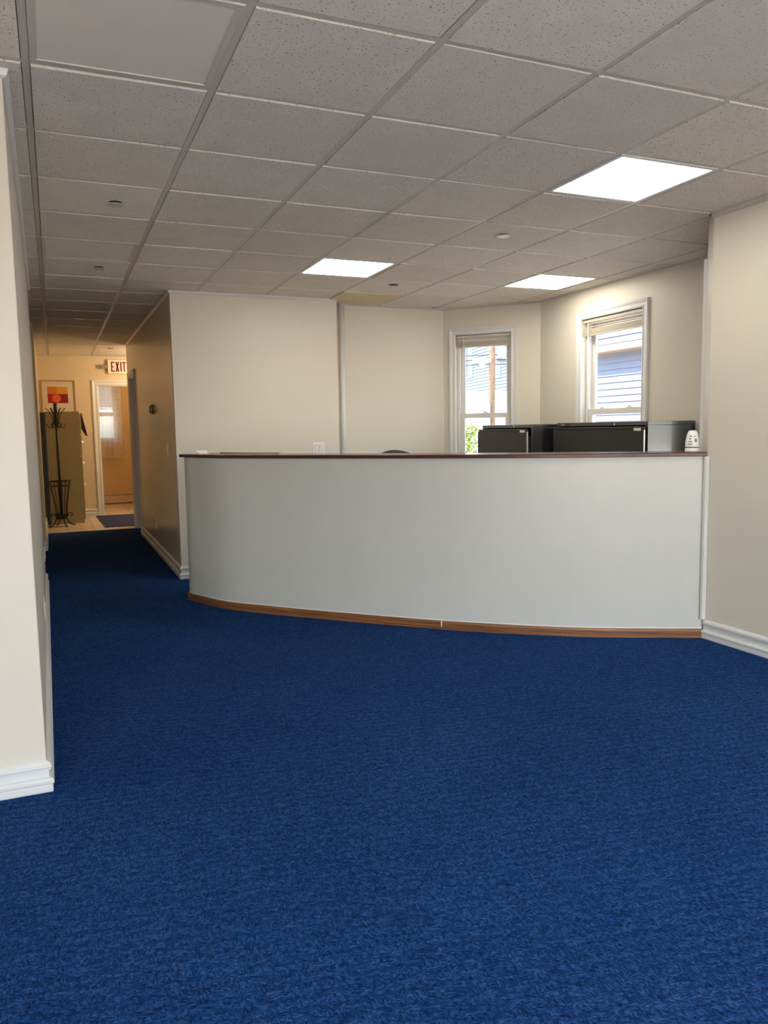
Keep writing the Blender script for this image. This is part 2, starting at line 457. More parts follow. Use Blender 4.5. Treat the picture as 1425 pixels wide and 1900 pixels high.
wl = MB().prism([(-2.4, 0.085), (-0.075, 0.085), (-0.115, 4.3), (-0.235, 4.3), (-0.195, 0.205), (-2.4, 0.205)], 0, HC + 0.1).build('wall_left', m_wall, bevel=0.004)
tag(wl, 'cream partition wall with a corner at the hallway mouth', kind='structure')
w = MB().prism([(-0.135, 6.55), (-0.165, 10.25), (-0.285, 10.25), (-0.255, 6.55)], 0, HC + 0.1).build('wall_hall_left', m_foyer)
tag(w, 'far left hallway wall beside the foyer', kind='structure')
w = MB().prism([(-0.140, 4.25), (-0.150, 6.6), (-0.26, 6.6), (-0.25, 4.25)], 0, HC + 0.1).build('wall_hall_recess', m_foyer)
tag(w, 'slightly recessed stretch of the left hallway wall', kind='structure')
# right-hand hallway wall, with the door recess
wall('wall_hall_right', (1.0, 8.5), (1.0, 4.15), 0, HC + 0.1, 0.14, m_hall, holes=[(0.28, 1.02, 0.0, 2.05)], label='glossy beige right-hand hallway wall with a doorway')
tag(MB().prism([(1.0, 4.075), (2.52, 4.075), (2.52, 4.46), (1.14, 4.46), (1.14, 4.15), (1.0, 4.15)], 0, HC + 0.1).build('wall_back', m_wall), 'cream back wall behind the reception counter', kind='structure')
wall('wall_back_recess', (2.52, 4.337), BA, 0, HC + 0.1, 0.14, m_wall, label='recessed stretch of the back wall beside the white pipe')
lw1 = (Vector(BB) - Vector(BA)).length
H1 = (0.135, 0.715, 0.72, 2.245)
wall('wall_bay', BA, BB, 0, HC + 0.1, 0.16, m_wall, holes=[H1], label='angled bay wall with a narrow window')
BX = 4.462
H2 = (0.66, 1.45, 0.72, 2.252)                # along from y=3.596 downwards
wall('wall_window', BB, (BX, 1.49), 0, HC + 0.1, 0.16, m_wall, holes=[H2], label='cream bay wall behind the black cabinets')
BC, BD = (BX, 1.49), (3.70, 0.728)
L3 = (Vector(BD) - Vector(BC)).length
H3 = (0.06, L3 - 0.18, 0.72, 2.245)
wall('wall_bay_front', BC, BD, 0, HC + 0.1, 0.16, m_wall, holes=[H3], label='angled bay wall hidden by the pier')
wr = MB().prism([(3.62, 0.61), (3.62, -4.6), (3.76, -4.6), (3.76, 0.70), (3.70, 0.728), (3.64, 0.64)], 0, HC + 0.1).build('wall_right', m_wall, bevel=0.012, seg=3)
tag(wr, 'cream right-hand wall ending at the counter', kind='structure')
# front wall behind the viewpoint with storefront windows, left end wall
FW = [(0.12, 2.00, 0.12, 2.42), (2.08, 3.94, 0.12, 2.42), (4.02, 5.90, 0.12, 2.42)]
wall('wall_front', (3.62, -4.6), (-2.4, -4.6), 0, HC + 0.1, 0.2, m_wall, holes=FW, label='front wall with wide storefront windows')
wall('wall_left_end', (-2.4, -4.6), (-2.4, 0.1), 0, HC + 0.1, 0.15, m_wall, label='left end wall of the front room')
# foyer and washroom
wall('wall_far', (-0.17, 10.25), (2.4, 10.25), 0, HC + 0.2, 0.12, m_foyer, holes=[(0.857, 1.62, 0.0, 2.065)], label='warm cream far wall with the exit sign and washroom doorway')
wall('wall_foyer_right', (2.4, 10.25), (2.4, 8.5), 0, HC + 0.1, 0.12, m_foyer, label='right foyer wall around the corner')
wall('wall_foyer_near', (2.4, 8.5), (1.14, 8.5), 0, HC + 0.1, 0.12, m_foyer, label='near foyer wall around the corner')
wall('wall_washroom_back', (0.45, 12.3), (2.3, 12.3), 0, HC + 0.2, 0.14, m_wash, holes=[(0.30, 0.62, 1.2, 2.2)], label='washroom wall with a small window')
wall('wall_washroom_left', (0.45, 10.37), (0.45, 12.3), 0, HC + 0.2, 0.1, m_wash, label='left washroom wall')
wall('wall_washroom_right', (2.3, 12.3), (2.3, 10.37), 0, HC + 0.2, 0.1, m_wash, label='right washroom wall')

# ------------------------------------------------------------------ ceiling: roof slab with grid and tiles as parts
ce = MB().box(-2.7, 4.9, -5.0, 12.6, HC + 0.10, HC + 0.34).build('ceiling', m_slab)
tag(ce, 'suspended ceiling of speckled square tiles in a metal grid', kind='structure')
LIT = {(4, 0), (3, 4), (6, 4), (2, -5), (-2, -4)}  # last two cells: unseen panels added to light the room from behind the camera
OFF = {(0, -1), (0, 4)}
STAIN = {(4, 6)}

def clip_poly(poly, a, b):
    """keep the part of poly on the right-hand side of a->b"""
    out = []; a = Vector(a); b = Vector(b); t = (b - a).normalized(); n = Vector((t.y, -t.x))
    d = lambda p: (Vector(p) - a).dot(n)
    for i in range(len(poly)):
        p, q = poly[i], poly[(i + 1) % len(poly)]
        dp, dq = d(p), d(q)
        if dp >= 0: out.append(p)
        if dp * dq < 0:
            s = dp / (dp - dq); out.append((p[0] + (q[0] - p[0]) * s, p[1] + (q[1] - p[1]) * s))
    return out

def area(p): return abs(sum(p[i][0] * p[(i + 1) % len(p)][1] - p[(i + 1) % len(p)][0] * p[i][1] for i in range(len(p)))) / 2
# a cell keeps one polygon per merged region; the main room regions are merged by clipping each cell to the room outline
room = [(-2.4, -4.6), (3.62, -4.6), (3.62, 0.61), (3.70, 0.728), (BX, 1.49), BB, BA, (2.52, 4.337), (2.52, 4.075), (1.0, 4.075), (1.0, 8.5), (2.4, 8.5), (2.4, 10.25), (-0.165, 10.25), (-0.135, 6.55), (-0.15, 6.55), (-0.14, 4.3), (-0.115, 4.3), (-0.075, 0.085), (-2.4, 0.085)]
def inside(x, y, poly):
    c = False
    for i in range(len(poly)):
        (x1, y1), (x2, y2) = poly[i], poly[i - 1]
        if (y1 > y) != (y2 > y) and x < (x2 - x1) * (y - y1) / (y2 - y1) + x1: c = not c
    return c
GW = 0.012     # half width of the tee flange
TG = 0.0145    # tile face inset from the module line
full_mesh = {}
def tile_piece(poly, i, j):
    stain = (i, j) in STAIN
    m = m_tile_stain if stain else m_tile
    cx, cy = (i + 0.5) * T, (j + 0.5) * T
    isfull = abs(area(poly) - (T - 2 * TG) ** 2) < 1e-5
    dz = random.uniform(-0.0015, 0.0015) + (-0.006 if stain else 0)
    rot = (random.uniform(-1, 1) * 0.004, random.uniform(-1, 1) * 0.004, random.choice((0, 1, 2, 3)) * math.pi / 2 if isfull else 0)
    if isfull and not stain and 'm' in full_mesh:
        o = bpy.data.objects.new('ceiling_tile', full_mesh['m']); link(o, ce)
        o.location = (cx, cy, HC + dz); o.rotation_euler = rot
    else:
        b = MB(); n = len(poly)
        loc = [(p[0] - cx, p[1] - cy) for p in poly]
        g = [(sum(p[0] for p in loc) / n), (sum(p[1] for p in loc) / n)]
        ins = [(p[0] + (g[0] - p[0]) * 0.010, p[1] + (g[1] - p[1]) * 0.010) for p in loc]
        v = [(p[0], p[1], 0.0) for p in ins] + [(p[0], p[1], 0.003) for p in loc] + [(p[0], p[1], 0.016) for p in loc]
        f = [tuple(range(n))] + [(k, (k + 1) % n, n + (k + 1) % n, n + k) for k in range(n)] + [(n + k, n + (k + 1) % n, 2 * n + (k + 1) % n, 2 * n + k) for k in range(n)] + [tuple(range(2 * n, 3 * n))]
        o = mesh('ceiling_tile', v, f, m, ce, loc=(cx, cy, HC + dz), rot=(rot[0], rot[1], 0) if isfull or stain else None)
        if isfull and not stain: full_mesh['m'] = o.data
    if stain: o['label'] = 'yellowed water-stained ceiling tile by the pipe'

def make_panel(i, j, lit):
    x, y = (i + 0.5) * T, (j + 0.5) * T
    vis = PANEL_LABELS.get((i, j))
    r = empty('ceiling_light', (x, y, HC), label=vis or 'added unseen square panel light brightening the front part of the room', cat='ceiling light', group='square ceiling panel lights' if vis else 'added panel lights of the front room')
    h = T / 2 - 0.0135
    fr = MB(); fw = 0.022
    for (a, b_, c, d) in ((-h, h, -h, -h + fw), (-h, h, h - fw, h), (-h, -h + fw, -h + fw, h - fw), (h - fw, h, -h + fw, h - fw)):
        fr.box(a, b_, c, d, -0.001, 0.014)
    fr.build('frame', m_trim if lit else m_grid, r, bevel=0.002)
    box('diffuser', -h + fw, h - fw, -h + fw, h - fw, 0.003, 0.012, m_lit if lit else m_unlit, r)
PANEL_LABELS = {(4, 0): 'glowing square panel light nearest the right-hand wall', (3, 4): 'glowing square panel light above the switch on the back wall', (6, 4): 'glowing square panel light nearest the angled bay window', (0, -1): 'unlit square panel light with a smooth grey diffuser over the hallway mouth', (0, 4): 'unlit square panel light set between two round grey sprinkler covers'}

def clip_convex(poly, clips):
    for a, b in clips:
        poly = clip_poly(poly, a, b)
        if len(poly) < 3: return []
    return poly
# convex pieces of the room used for clipping (each as a list of half planes, right-hand side kept)
def rect_clips(x0, x1, y0, y1):
    return [((x0, y0), (x0, y1)), ((x0, y1), (x1, y1)), ((x1, y1), (x1, y0)), ((x1, y0), (x0, y0))]
pieces = [
    rect_clips(-2.4, 3.62, -4.6, 0.085),
    [((-0.075, 0.085), (-0.115, 4.3)), ((-0.2, 4.075), (1, 4.075)), ((4.0, 0.085), (-2, 0.085)), ((1.0, 5), (1.0, 0))],
    rect_clips(-0.15, 1.0, 4.075, 8.5),
    rect_clips(1.0, 2.52, 0.085, 4.075),
    rect_clips(2.52, 3.62, 0.085, 4.337),
    rect_clips(3.62, BX, 0.55, 4.337) + [(BA, BB), (BC, BD)],
    rect_clips(-0.165, 2.4, 8.5, 10.25),
    rect_clips(0.45, 2.3, 10.37, 12.3),
]
# merge touching pieces: cells crossing a piece border are joined when they are rectangles split by an inner (not wall) line
for i in range(-4, 8):
    for j in range(-8, 21):
        x0, x1, y0, y1 = i * T + TG, (i + 1) * T - TG, j * T + TG, (j + 1) * T - TG
        cell = [(x0, y0), (x0, y1), (x1, y1), (x1, y0)]
        if (i, j) in LIT or (i, j) in OFF:
            make_panel(i, j, (i, j) in LIT); continue
        got = [(k, clip_convex(list(cell), pc)) for k, pc in enumerate(pieces)]
        got = [(k, p) for k, p in got if len(p) >= 3 and area(p) > 0.002]
        if not got: continue
        tot = sum(area(p) for k, p in got)
        if len(got) > 1 and abs(tot - area(cell)) < 2e-4:
            tile_piece(cell, i, j); continue
        # join the main-room pieces by a bounding rectangle where that is exact
        if len(got) > 1:
            xs = [q[0] for k, p in got for q in p]; ys = [q[1] for k, p in got for q in p]
            if abs((max(xs) - min(xs)) * (max(ys) - min(ys)) - tot) < 2e-4:
                tile_piece([(min(xs), min(ys)), (min(xs), max(ys)), (max(xs), max(ys)), (max(xs), min(ys))], i, j); continue
        for k, p in got: tile_piece(p, i, j)
# main tees run along the hallway direction, cross tees between them
def seg_inside(x0, y0, x1, y1, n=240):
    runs = []; cur = None
    for q in range(n + 1):
        s = q / n; x = x0 + (x1 - x0) * s; y = y0 + (y1 - y0) * s
        if inside(x, y, room):
            cur = [s, s] if cur is None else [cur[0], s]
        elif cur: runs.append(cur); cur = None
    if cur: runs.append(cur)
    return [r for r in runs if r[1] - r[0] > 1e-3]
for i in range(-3, 8):
    for s0, s1 in seg_inside(i * T, -4.6, i * T, 10.25, 1500):
        box('grid_tee', i * T - GW, i * T + GW, -4.6 + 14.85 * s0, -4.6 + 14.85 * s1, HC + 0.004, HC + 0.03, m_grid, ce)
for j in range(-7, 17):
    for i in range(-4, 8):
        for s0, s1 in seg_inside(i * T + GW, j * T, (i + 1) * T - GW, j * T, 60):
            w_ = T - 2 * GW
            box('cross_tee', i * T + GW + w_ * s0, i * T + GW + w_ * s1, j * T - GW, j * T + GW, HC + 0.0045, HC + 0.03, m_grid, ce)

# wall angles and mouldings under the ceiling
qr = lambda d, h: [(-0.002, HC + 0.008), (d, HC + 0.008), (d, HC - 0.004), (d * 0.7, HC - h * 0.75), (0.004, HC - h), (-0.002, HC - h)]
sweep('trim_1', [(-0.115, 4.3), (-0.075, 0.085), (-2.4, 0.085)][::-1], qr(0.020, 0.028), m_trim, kind='structure', label='white rounded moulding along the top of the left partition')
sweep('trim_2', [(1.0, 8.5), (1.0, 4.075), (2.52, 4.075)], qr(0.016, 0.022), m_trim, kind='structure', label='thin white strip along the top of the back wall')
sweep('trim_3', [(2.52, 4.337), BA, BB, BC], qr(0.010, 0.012), m_grid, kind='structure', label='thin metal wall angle around the bay ceiling')
sweep('trim_4', [(3.62, 0.61), (3.62, -4.6)], qr(0.020, 0.026), m_grid, kind='structure', label='metal wall angle along the right-hand wall')
sweep('trim_5', [(-0.165, 10.25), (2.4, 10.25)], qr(0.010, 0.012), m_grid, kind='structure', label='thin wall angle above the exit sign')

# baseboards
BPROF = [(-0.002, 0.0), (0.016, 0.0), (0.018, 0.006), (0.018, 0.026), (0.015, 0.029), (0.022, 0.034), (0.023, 0.044), (0.016, 0.052), (0.006, 0.055), (0.006, 0.080), (0.012, 0.083), (0.012, 0.089), (0.017, 0.093), (0.016, 0.104), (0.007, 0.113), (-0.002, 0.118)]
sweep('baseboard_left', [(-2.4, 0.085), (-0.075, 0.085), (-0.115, 4.3), (-0.20, 4.3)], BPROF, m_trim, kind='structure', label='white moulded baseboard around the left partition corner')
sweep('baseboard_hall', [(1.0, 7.44), (1.0, 4.075), (2.52, 4.075)], BPROF, m_trim, kind='structure', label='white moulded baseboard along the hallway and back wall corner')
sweep('baseboard_right', [(3.62, 0.60), (3.62, -4.6)], BPROF, m_trim, kind='structure', label='white moulded baseboard along the right-hand wall')
sweep('baseboard_hall_left', [(-0.20, 6.55), (-0.135, 6.55), (-0.165, 10.25)][0:3], BPROF, m_trim, kind='structure', label='baseboard of the far left hallway wall')
sweep('baseboard_far', [(0.0, 10.25), (0.604, 10.25)], BPROF, m_trim, kind='structure', label='short baseboard between filing cabinet and doorway')
sweep('baseboard_bay', [(2.52, 4.337), BA, BB, BC], BPROF, m_trim, kind='structure', label='baseboard of the bay behind the counter')

# ------------------------------------------------------------------ windows
def frame_boxes(b, x0, x1, z0, z1, w, y0, y1, wb=None, wt=None):
    wb = w if wb is None else wb; wt = w if wt is None else wt
    b.box(x0, x0 + w, y0, y1, z0, z1); b.box(x1 - w, x1, y0, y1, z0, z1)
    b.box(x0 + w, x1 - w, y0, y1, z0, z0 + wb); b.box(x0 + w, x1 - w, y0, y1, z1 - wt, z1)
    return b

def casing(name, parent, x0, x1, z0, z1, w, m, legs_to_floor=False):
    """mitred moulded casing around an opening; local x along the wall, y towards the room"""
    prof = [(0.0, 0.0), (0.0, 0.012), (0.15, 0.017), (0.25, 0.012), (0.55, 0.013), (0.72, 0.020), (0.95, 0.022), (1.0, 0.018), (1.0, 0.0)]
    zb = 0.0 if legs_to_floor else z0
    if legs_to_floor: path = [(x0, zb, -1, 0), (x0, z1, -1, 1), (x1, z1, 1, 1), (x1, zb, 1, 0)]; closed = False
    else: path = [(x0, z0, -1, -1), (x0, z1, -1, 1), (x1, z1, 1, 1), (x1, z0, 1, -1)]; closed = True
    v = []; f = []; m_ = len(prof)
    for (x, z, sx, sz) in path:
        for (d, y) in prof: v.append((x + sx * d * w, y, z + sz * d * w))
    n = len(path)
    for i in range(n if closed else n - 1):
        for k in range(m_ - 1):
            a = i * m_ + k; b = ((i + 1) % n) * m_ + k
            f.append((a, a + 1, b + 1, b))
    if not closed:
        f.append(tuple(range(m_))); f.append(tuple(range((n - 1) * m_, n * m_)))
    return mesh(name, v, f, m, parent)

def make_window(num, a, b, hole, label, th=0.16, wide=0.0):
    """double-hung window in wall a->b (room on the right-hand side); local x along wall, local y towards the room"""
    a = Vector(a); b = Vector(b); t = (b - a).normalized()
    s0, s1, z0, z1 = hole
    # local frame: x axis points from b to a so that y (towards the room) completes a right-handed frame
    rz = math.atan2(-t.y, -t.x)
    org = a + t * s1
    r = empty('window_%d' % num, (org.x, org.y, 0), rz, label=label, kind='structure')
    Wd = s1 - s0
    casing('casing', r, 0, Wd, z0, z1, 0.068, m_trim)
    MB().box(-0.09, Wd + 0.09, -0.02, 0.05, z0 - 0.025, z0 + 0.002).build('window_sill', m_trim, r, bevel=0.005)
    fw = 0.030
    frame_boxes(MB(), 0.0005, Wd - 0.0005, z0, z1, fw, -0.13, -0.045).build('window_frame', m_vinyl, r, bevel=0.003)
    zm = z0 + (z1 - z0) * 0.462
    up_ = frame_boxes(MB(), fw, Wd - fw, zm - 0.02, z1 - fw, 0.040, -0.118, -0.092, wb=0.045).build('upper_sash', m_vinyl, r, bevel=0.003)
    lo_ = frame_boxes(MB(), fw, Wd - fw, z0 + fw, zm + 0.028, 0.044, -0.086, -0.058, wb=0.06, wt=0.050).build('lower_sash', m_vinyl, r, bevel=0.003)
    box('glass_pane', fw + 0.04, Wd - fw - 0.04, -0.107, -0.103, zm + 0.025, z1 - fw - 0.04, m_glass, up_)
    box('glass_pane', fw + 0.044, Wd - fw - 0.044, -0.074, -0.070, z0 + fw + 0.06, zm - 0.022, m_glass, lo_)
    locks = [0.5] if Wd < 0.65 else [0.28, 0.74]
    for q in locks:
        b_ = MB().box(Wd * q - 0.030, Wd * q + 0.030, -0.085, -0.060, zm + 0.028, zm + 0.036)
        b_.lathe([(0.013, 0.0), (0.013, 0.010), (0.006, 0.014)], 12, (Wd * q, -0.072, zm + 0.036))
        b_.box(Wd * q - 0.004, Wd * q + 0.028, -0.080, -0.066, zm + 0.040, zm + 0.046)
        b_.build('sash_lock', m_vinyl, lo_)
    return r, Wd, z0, z1, rz, org

def make_blind(win, drop, nsl, label, wand=0.085, wl=0.55, wr=0.0035):
    r0, Wd, z0, z1, rz, org = win
    r = empty('window_blind', (org.x, org.y, 0), rz, label=label, cat='window blind', group='raised blinds in the bay windows')
    zt = z1 - 0.004
    MB().box(0.006, Wd - 0.006, -0.040, -0.004, zt - 0.028, zt).build('head_rail', m_rail, r, bevel=0.003)
    zb = z1 - drop
    box('bottom_rail', 0.010, Wd - 0.010, -0.036, -0.010, zb, zb + 0.013, m_rail, r, bevel=0.004)
    z = zb + 0.014; top = zt - 0.030
    base_me = None
    loose = 2
    zz = []
    for q in range(nsl - loose): zz.append(z + 0.0026 * q)
    st = zz[-1] + 0.006
    for q in range(loose): zz.append(st + (top - st) * (q + 0.5) / loose)
    for q, z_ in enumerate(zz):
        tilt = random.uniform(-0.03, 0.03) if q < nsl - loose else random.uniform(-0.04, 0.08)
        if base_me is None:
            v = []; f = []
            for k in range(5):
                y = -0.012 + 0.024 * k / 4; h = 0.0025 * (1 - (2 * k / 4 - 1) ** 2)
                v += [(0.010, y, h), (Wd - 0.010, y, h), (0.010, y, h + 0.0012), (Wd - 0.010, y, h + 0.0012)]
            for k in range(4):
                a = 4 * k; b = a + 4
                f += [(a, b, b + 1, a + 1), (a + 2, a + 3, b + 3, b + 2), (a, a + 2, b + 2, b), (a + 1, b + 1, b + 3, a + 3)]
            f += [(0, 1, 3, 2), (16, 18, 19, 17)]
            o = mesh('slat', v, f, m_slat, r, smooth=False); base_me = o.data
        else:
            o = bpy.data.objects.new('slat', base_me); link(o, r)
        o.location = (0, -0.022, z_); o.rotation_euler = (tilt, random.uniform(-0.004, 0.004) if q >= nsl - loose else 0, 0)
    for q in (0.16, 0.84):
        MB().tube([(Wd * q, -0.006, zt - 0.02), (Wd * q, -0.006, zb)], 0.0012, 6).build('ladder_cord', m_slat, r)
    if wand:
        MB().tube([(Wd - wand, -0.002, zt - 0.02), (Wd - wand, 0.004, zt - 0.04), (Wd - wand, 0.004, zt - wl)], wr, 8).build('tilt_wand', m_white, r)
    return r
w1 = make_window(1, BA, BB, H1, 'narrow double-hung window in the angled bay wall')
make_blind(w1, 0.125, 18, 'raised blind in the narrow angled bay window')
w2 = make_window(2, BB, BC, H2, 'double-hung window above the wide black cabinet')
make_blind(w2, 0.150, 20, 'raised blind in the window above the wide black cabinet')
w3 = make_window(3, BC, BD, H3, 'double-hung window in the bay wall hidden by the pier')
make_blind(w3, 0.150, 12, 'raised blind of the bay window beside the pier', wand=0.795 - H3[0], wl=0.56, wr=0.006)
# storefront glazing behind the viewpoint
for k, h in enumerate(FW):
    r = empty('window_%d' % (4 + k), (3.62 - h[1], -4.6, 0), 0, label='wide storefront window in the front wall', kind='structure')
    Wd = h[1] - h[0]
    b_ = frame_boxes(MB(), 0.001, Wd - 0.001, h[2], h[3], 0.05, -0.14, -0.06); b_.box(Wd / 2 - 0.025, Wd / 2 + 0.025, -0.14, -0.06, h[2] + 0.05, h[3] - 0.05)
    b_.build('window_frame', m_vinyl, r)
    box('glass_pane', 0.05, Wd / 2 - 0.025, -0.102, -0.098, h[2] + 0.05, h[3] - 0.05, m_glass, r)
    box('glass_pane', Wd / 2 + 0.025, Wd - 0.05, -0.102, -0.098, h[2] + 0.05, h[3] - 0.05, m_glass, r)

# portals guide the sky sampling through the openings
def portal(name, c, n, sx, sz):
    d = bpy.data.lights.new(name, 'AREA'); d.shape = 'RECTANGLE'; d.size = sx; d.size_y = sz
    d.cycles.is_portal = True
    o = bpy.data.objects.new(name, d); link(o)
    o.location = c; o.rotation_euler = Vector(n).to_track_quat('-Z', 'Y').to_euler()
for h in FW: portal('sky_portal', (3.62 - (h[0] + h[1]) / 2, -4.85, (h[2] + h[3]) / 2), (0, 1, 0), h[1] - h[0], h[3] - h[2])
for (a, b, h) in ((BA, BB, H1), (BB, BC, H2), (BC, BD, H3)):
    a = Vector(a); b = Vector(b); t = (b - a).normalized(); n = Vector((t.y, -t.x)); c = a + t * (h[0] + h[1]) / 2 - n * 0.2
    portal('sky_portal', (c.x, c.y, (h[2] + h[3]) / 2), (n.x, n.y, 0), h[1] - h[0], h[3] - h[2])
portal('sky_portal', (0.91, 12.5, 1.7), (0, -1, 0), 0.32, 1.0)

# ------------------------------------------------------------------ reception counter
CP = [(0.915, 3.215), (0.955, 3.075), (1.12, 2.722), (1.369, 2.425), (1.667, 2.102), (1.951, 1.808), (2.275, 1.492), (2.623, 1.196), (3.029, 0.909), (3.605, 0.598)]
def catmull(P, n=8):
    P = [Vector(p) for p in P]; out = []
    Q = [P[0] * 2 - P[1]] + P + [P[-1] * 2 - P[-2]]
    for i in range(1, len(Q) - 2):
        for k in range(n):
            t = k / n; a, b, c, d = Q[i - 1], Q[i], Q[i + 1], Q[i + 2]
            out.append(0.5 * ((2 * b) + (c - a) * t + (2 * a - 5 * b + 4 * c - d) * t * t + (3 * b - a - 3 * c + d) * t ** 3))
    out.append(P[-1]); return [(p.x, p.y) for p in out]
curve = catmull(CP)          # outer face of the wooden base; visitors stand on its right-hand side
rc = empty('reception_counter', (2.3, 1.5, 0), label='long curved white reception counter with a dark red top', cat='counter')
def lsweep(name, path, prof, m, parent, **k):
    ox, oy = parent.location.x, parent.location.y
    return sweep(name, [(p[0] - ox, p[1] - oy) for p in path], prof, m, parent, **k)
CT = 1.137
panel_path = curve[1:]
lsweep('front_panel', curve[1:], [(-0.013, 0.0), (-0.013, CT - 0.024), (-0.115, CT - 0.024), (-0.115, 0.0)], m_counter, rc)['label'] = 'curved off-white front panel'
top = lsweep('countertop', [(curve[0][0] - 0.012, curve[0][1] + 0.03)] + curve[1:], [(-0.004, CT - 0.024), (0.002, CT - 0.021), (0.002, CT - 0.004), (-0.003, CT), (-0.33, CT), (-0.33, CT - 0.024)], m_mahog, rc)
top['label'] = 'glossy dark red countertop'
j = next(i for i, p in enumerate(curve) if p[0] > 2.275)
oakp = [(-0.015, 0.0), (0.0, 0.0), (0.0, 0.030), (-0.003, 0.034), (-0.002, 0.040), (-0.006, 0.052), (-0.011, 0.056), (-0.015, 0.056)]
lsweep('base_moulding', curve[:j + 1], oakp, m_oak, rc)
def lerp(a, b, t): return (a[0] + (b[0] - a[0]) * t, a[1] + (b[1] - a[1]) * t)
lsweep('base_moulding', [lerp(curve[j], curve[j + 1], 0.02)] + curve[j + 1:], oakp, m_oak, rc)
box('joint_filler', curve[j][0] - 2.3 - 0.003, curve[j][0] - 2.3 + 0.003, curve[j][1] - 1.5 - 0.001, curve[j][1] - 1.5 + 0.012, 0.018, 0.060, m_trim, rc)
lsweep('caulk_line', curve[1:], [(-0.013, 0.0565), (-0.0095, 0.0565), (-0.0115, 0.0605), (-0.013, 0.062)], m_trim, rc)
e = curve[-1]
MB().box(e[0] - 2.3 - 0.018, e[0] - 2.3 + 0.012, e[1] - 1.5 - 0.014, e[1] - 1.5 + 0.01, 0.118, CT - 0.024).build('corner_strip', m_trim, rc, bevel=0.005)
# work surface and cabinets on the staff side
lsweep('work_surface', curve[6:-8], [(-0.116, 0.72), (-0.116, 0.75), (-0.74, 0.75), (-0.74, 0.72)], mat('pale_bounce_laminate', (0.74, 0.70, 0.62), 0.4), rc)  # unseen desk, made pale to bounce light up to the ceiling
for q in (8, 34, 56):
    t = (Vector(curve[q + 1]) - Vector(curve[q])).normalized(); n = Vector((-t.y, t.x))
    p = Vector(curve[q]) + n * 0.118 - Vector((2.3, 1.5)); p2 = p + n * 0.58
    MB().prism([(p.x, p.y), (p2.x, p2.y), (p2.x + t.x * 0.025, p2.y + t.y * 0.025), (p.x + t.x * 0.025, p.y + t.y * 0.025)], 0.0, 0.72).build('support_panel', m_counter, rc)

# things on the countertop
inner = offset_path(curve, -0.27)
i0 = 10; i1 = 25
r = empty('wooden_strip', (inner[i0].x, inner[i0].y, CT), label='long pale wooden strip lying along the back of the countertop', cat='wood strip')
o_ = sweep('strip_body', [(p.x - inner[i0].x, p.y - inner[i0].y) for p in inner[8:24]], [(0.0, 0.0), (0.0, 0.009), (-0.030, 0.009), (-0.030, 0.0)], mat('pale_wood', (0.60, 0.42, 0.24), 0.5), r)
c0 = curve[2]
r = empty('card_holder', (1.075, 3.20, CT), 0.35, label='small white card holder on the hallway end of the countertop', cat='card holder')
MB().box(-0.045, 0.045, -0.020, 0.020, 0.0, 0.006).build('base', m_white, r, bevel=0.002)
MB().box(-0.045, 0.045, 0.008, 0.013, 0.006, 0.026).build('back_plate', m_white, r, bevel=0.001)
MB().box(-0.030, 0.030, -0.003, 0.004, 0.006, 0.018).build('card_stack', m_sign, r)

# air freshener: oval cone of white plastic with printed label
afl = (3.60, 0.713, CT)
r = empty('air_freshener', afl, math.radians(-38), label='white cone-shaped air freshener on the countertop by the pier', cat='air freshener')
pr_ = [(0.030, 0.0), (0.040, 0.001), (0.0415, 0.006), (0.0405, 0.020), (0.0395, 0.0235)]
MB().lathe(pr_, 32, sx=1.04, sy=0.78).build('base_cup', m_white, r, smooth=True)
MB().lathe([(0.0385, 0.0235), (0.0385, 0.0285)], 32, sx=1.04, sy=0.78).build('gel_band', mat('maroon_band', (0.12, 0.012, 0.03), 0.4), r, smooth=True)
MB().lathe([(0.0395, 0.0285), (0.0405, 0.034), (0.0400, 0.046), (0.0375, 0.070), (0.0335, 0.095), (0.0275, 0.115), (0.0215, 0.127), (0.0190, 0.1290), (0.006, 0.1300)], 32, sx=1.04, sy=0.78).build('cone_cover', m_white, r, smooth=True)
m_print = mat('grey_print', (0.22, 0.22, 0.24), 0.5); m_print2 = mat('blue_grey_print', (0.18, 0.22, 0.34), 0.5)
def label_patch(name, u0, u1, z0, z1, m):
    v = []; f = []
    def rad(z):
        pts = [(0.034, 0.0405), (0.046, 0.0400), (0.070, 0.0375), (0.095, 0.0335), (0.115, 0.0275)]
        for (a, ra), (b, rb) in zip(pts, pts[1:]):
            if a <= z <= b: return ra + (rb - ra) * (z - a) / (b - a)
        return 0.0405
    for k in range(5):
        a = -math.pi / 2 + u0 + (u1 - u0) * k / 4
        for z in (z0, (z0 + z1) / 2, z1):
            R_ = rad(z) + 0.0006; v.append((R_ * 1.04 * math.cos(a), R_ * 0.78 * math.sin(a), z))
    for k in range(4):
        for q in range(2): f.append((3 * k + q, 3 * k + q + 1, 3 * k + q + 4, 3 * k + q + 3))
    mesh(name, v, f, m, r)
label_patch('printed_mark', 0.22, 0.62, 0.060, 0.080, m_print2)
label_patch('printed_mark', -0.65, -0.10, 0.058, 0.066, m_print)
label_patch('printed_mark', -0.62, -0.25, 0.076, 0.084, m_print)
label_patch('printed_mark', 0.10, 0.50, 0.090, 0.096, m_print)
label_patch('printed_mark', -0.55, -0.15, 0.092, 0.100, m_print)
label_patch('printed_mark', -0.75, -0.05, 0.044, 0.050, m_print)

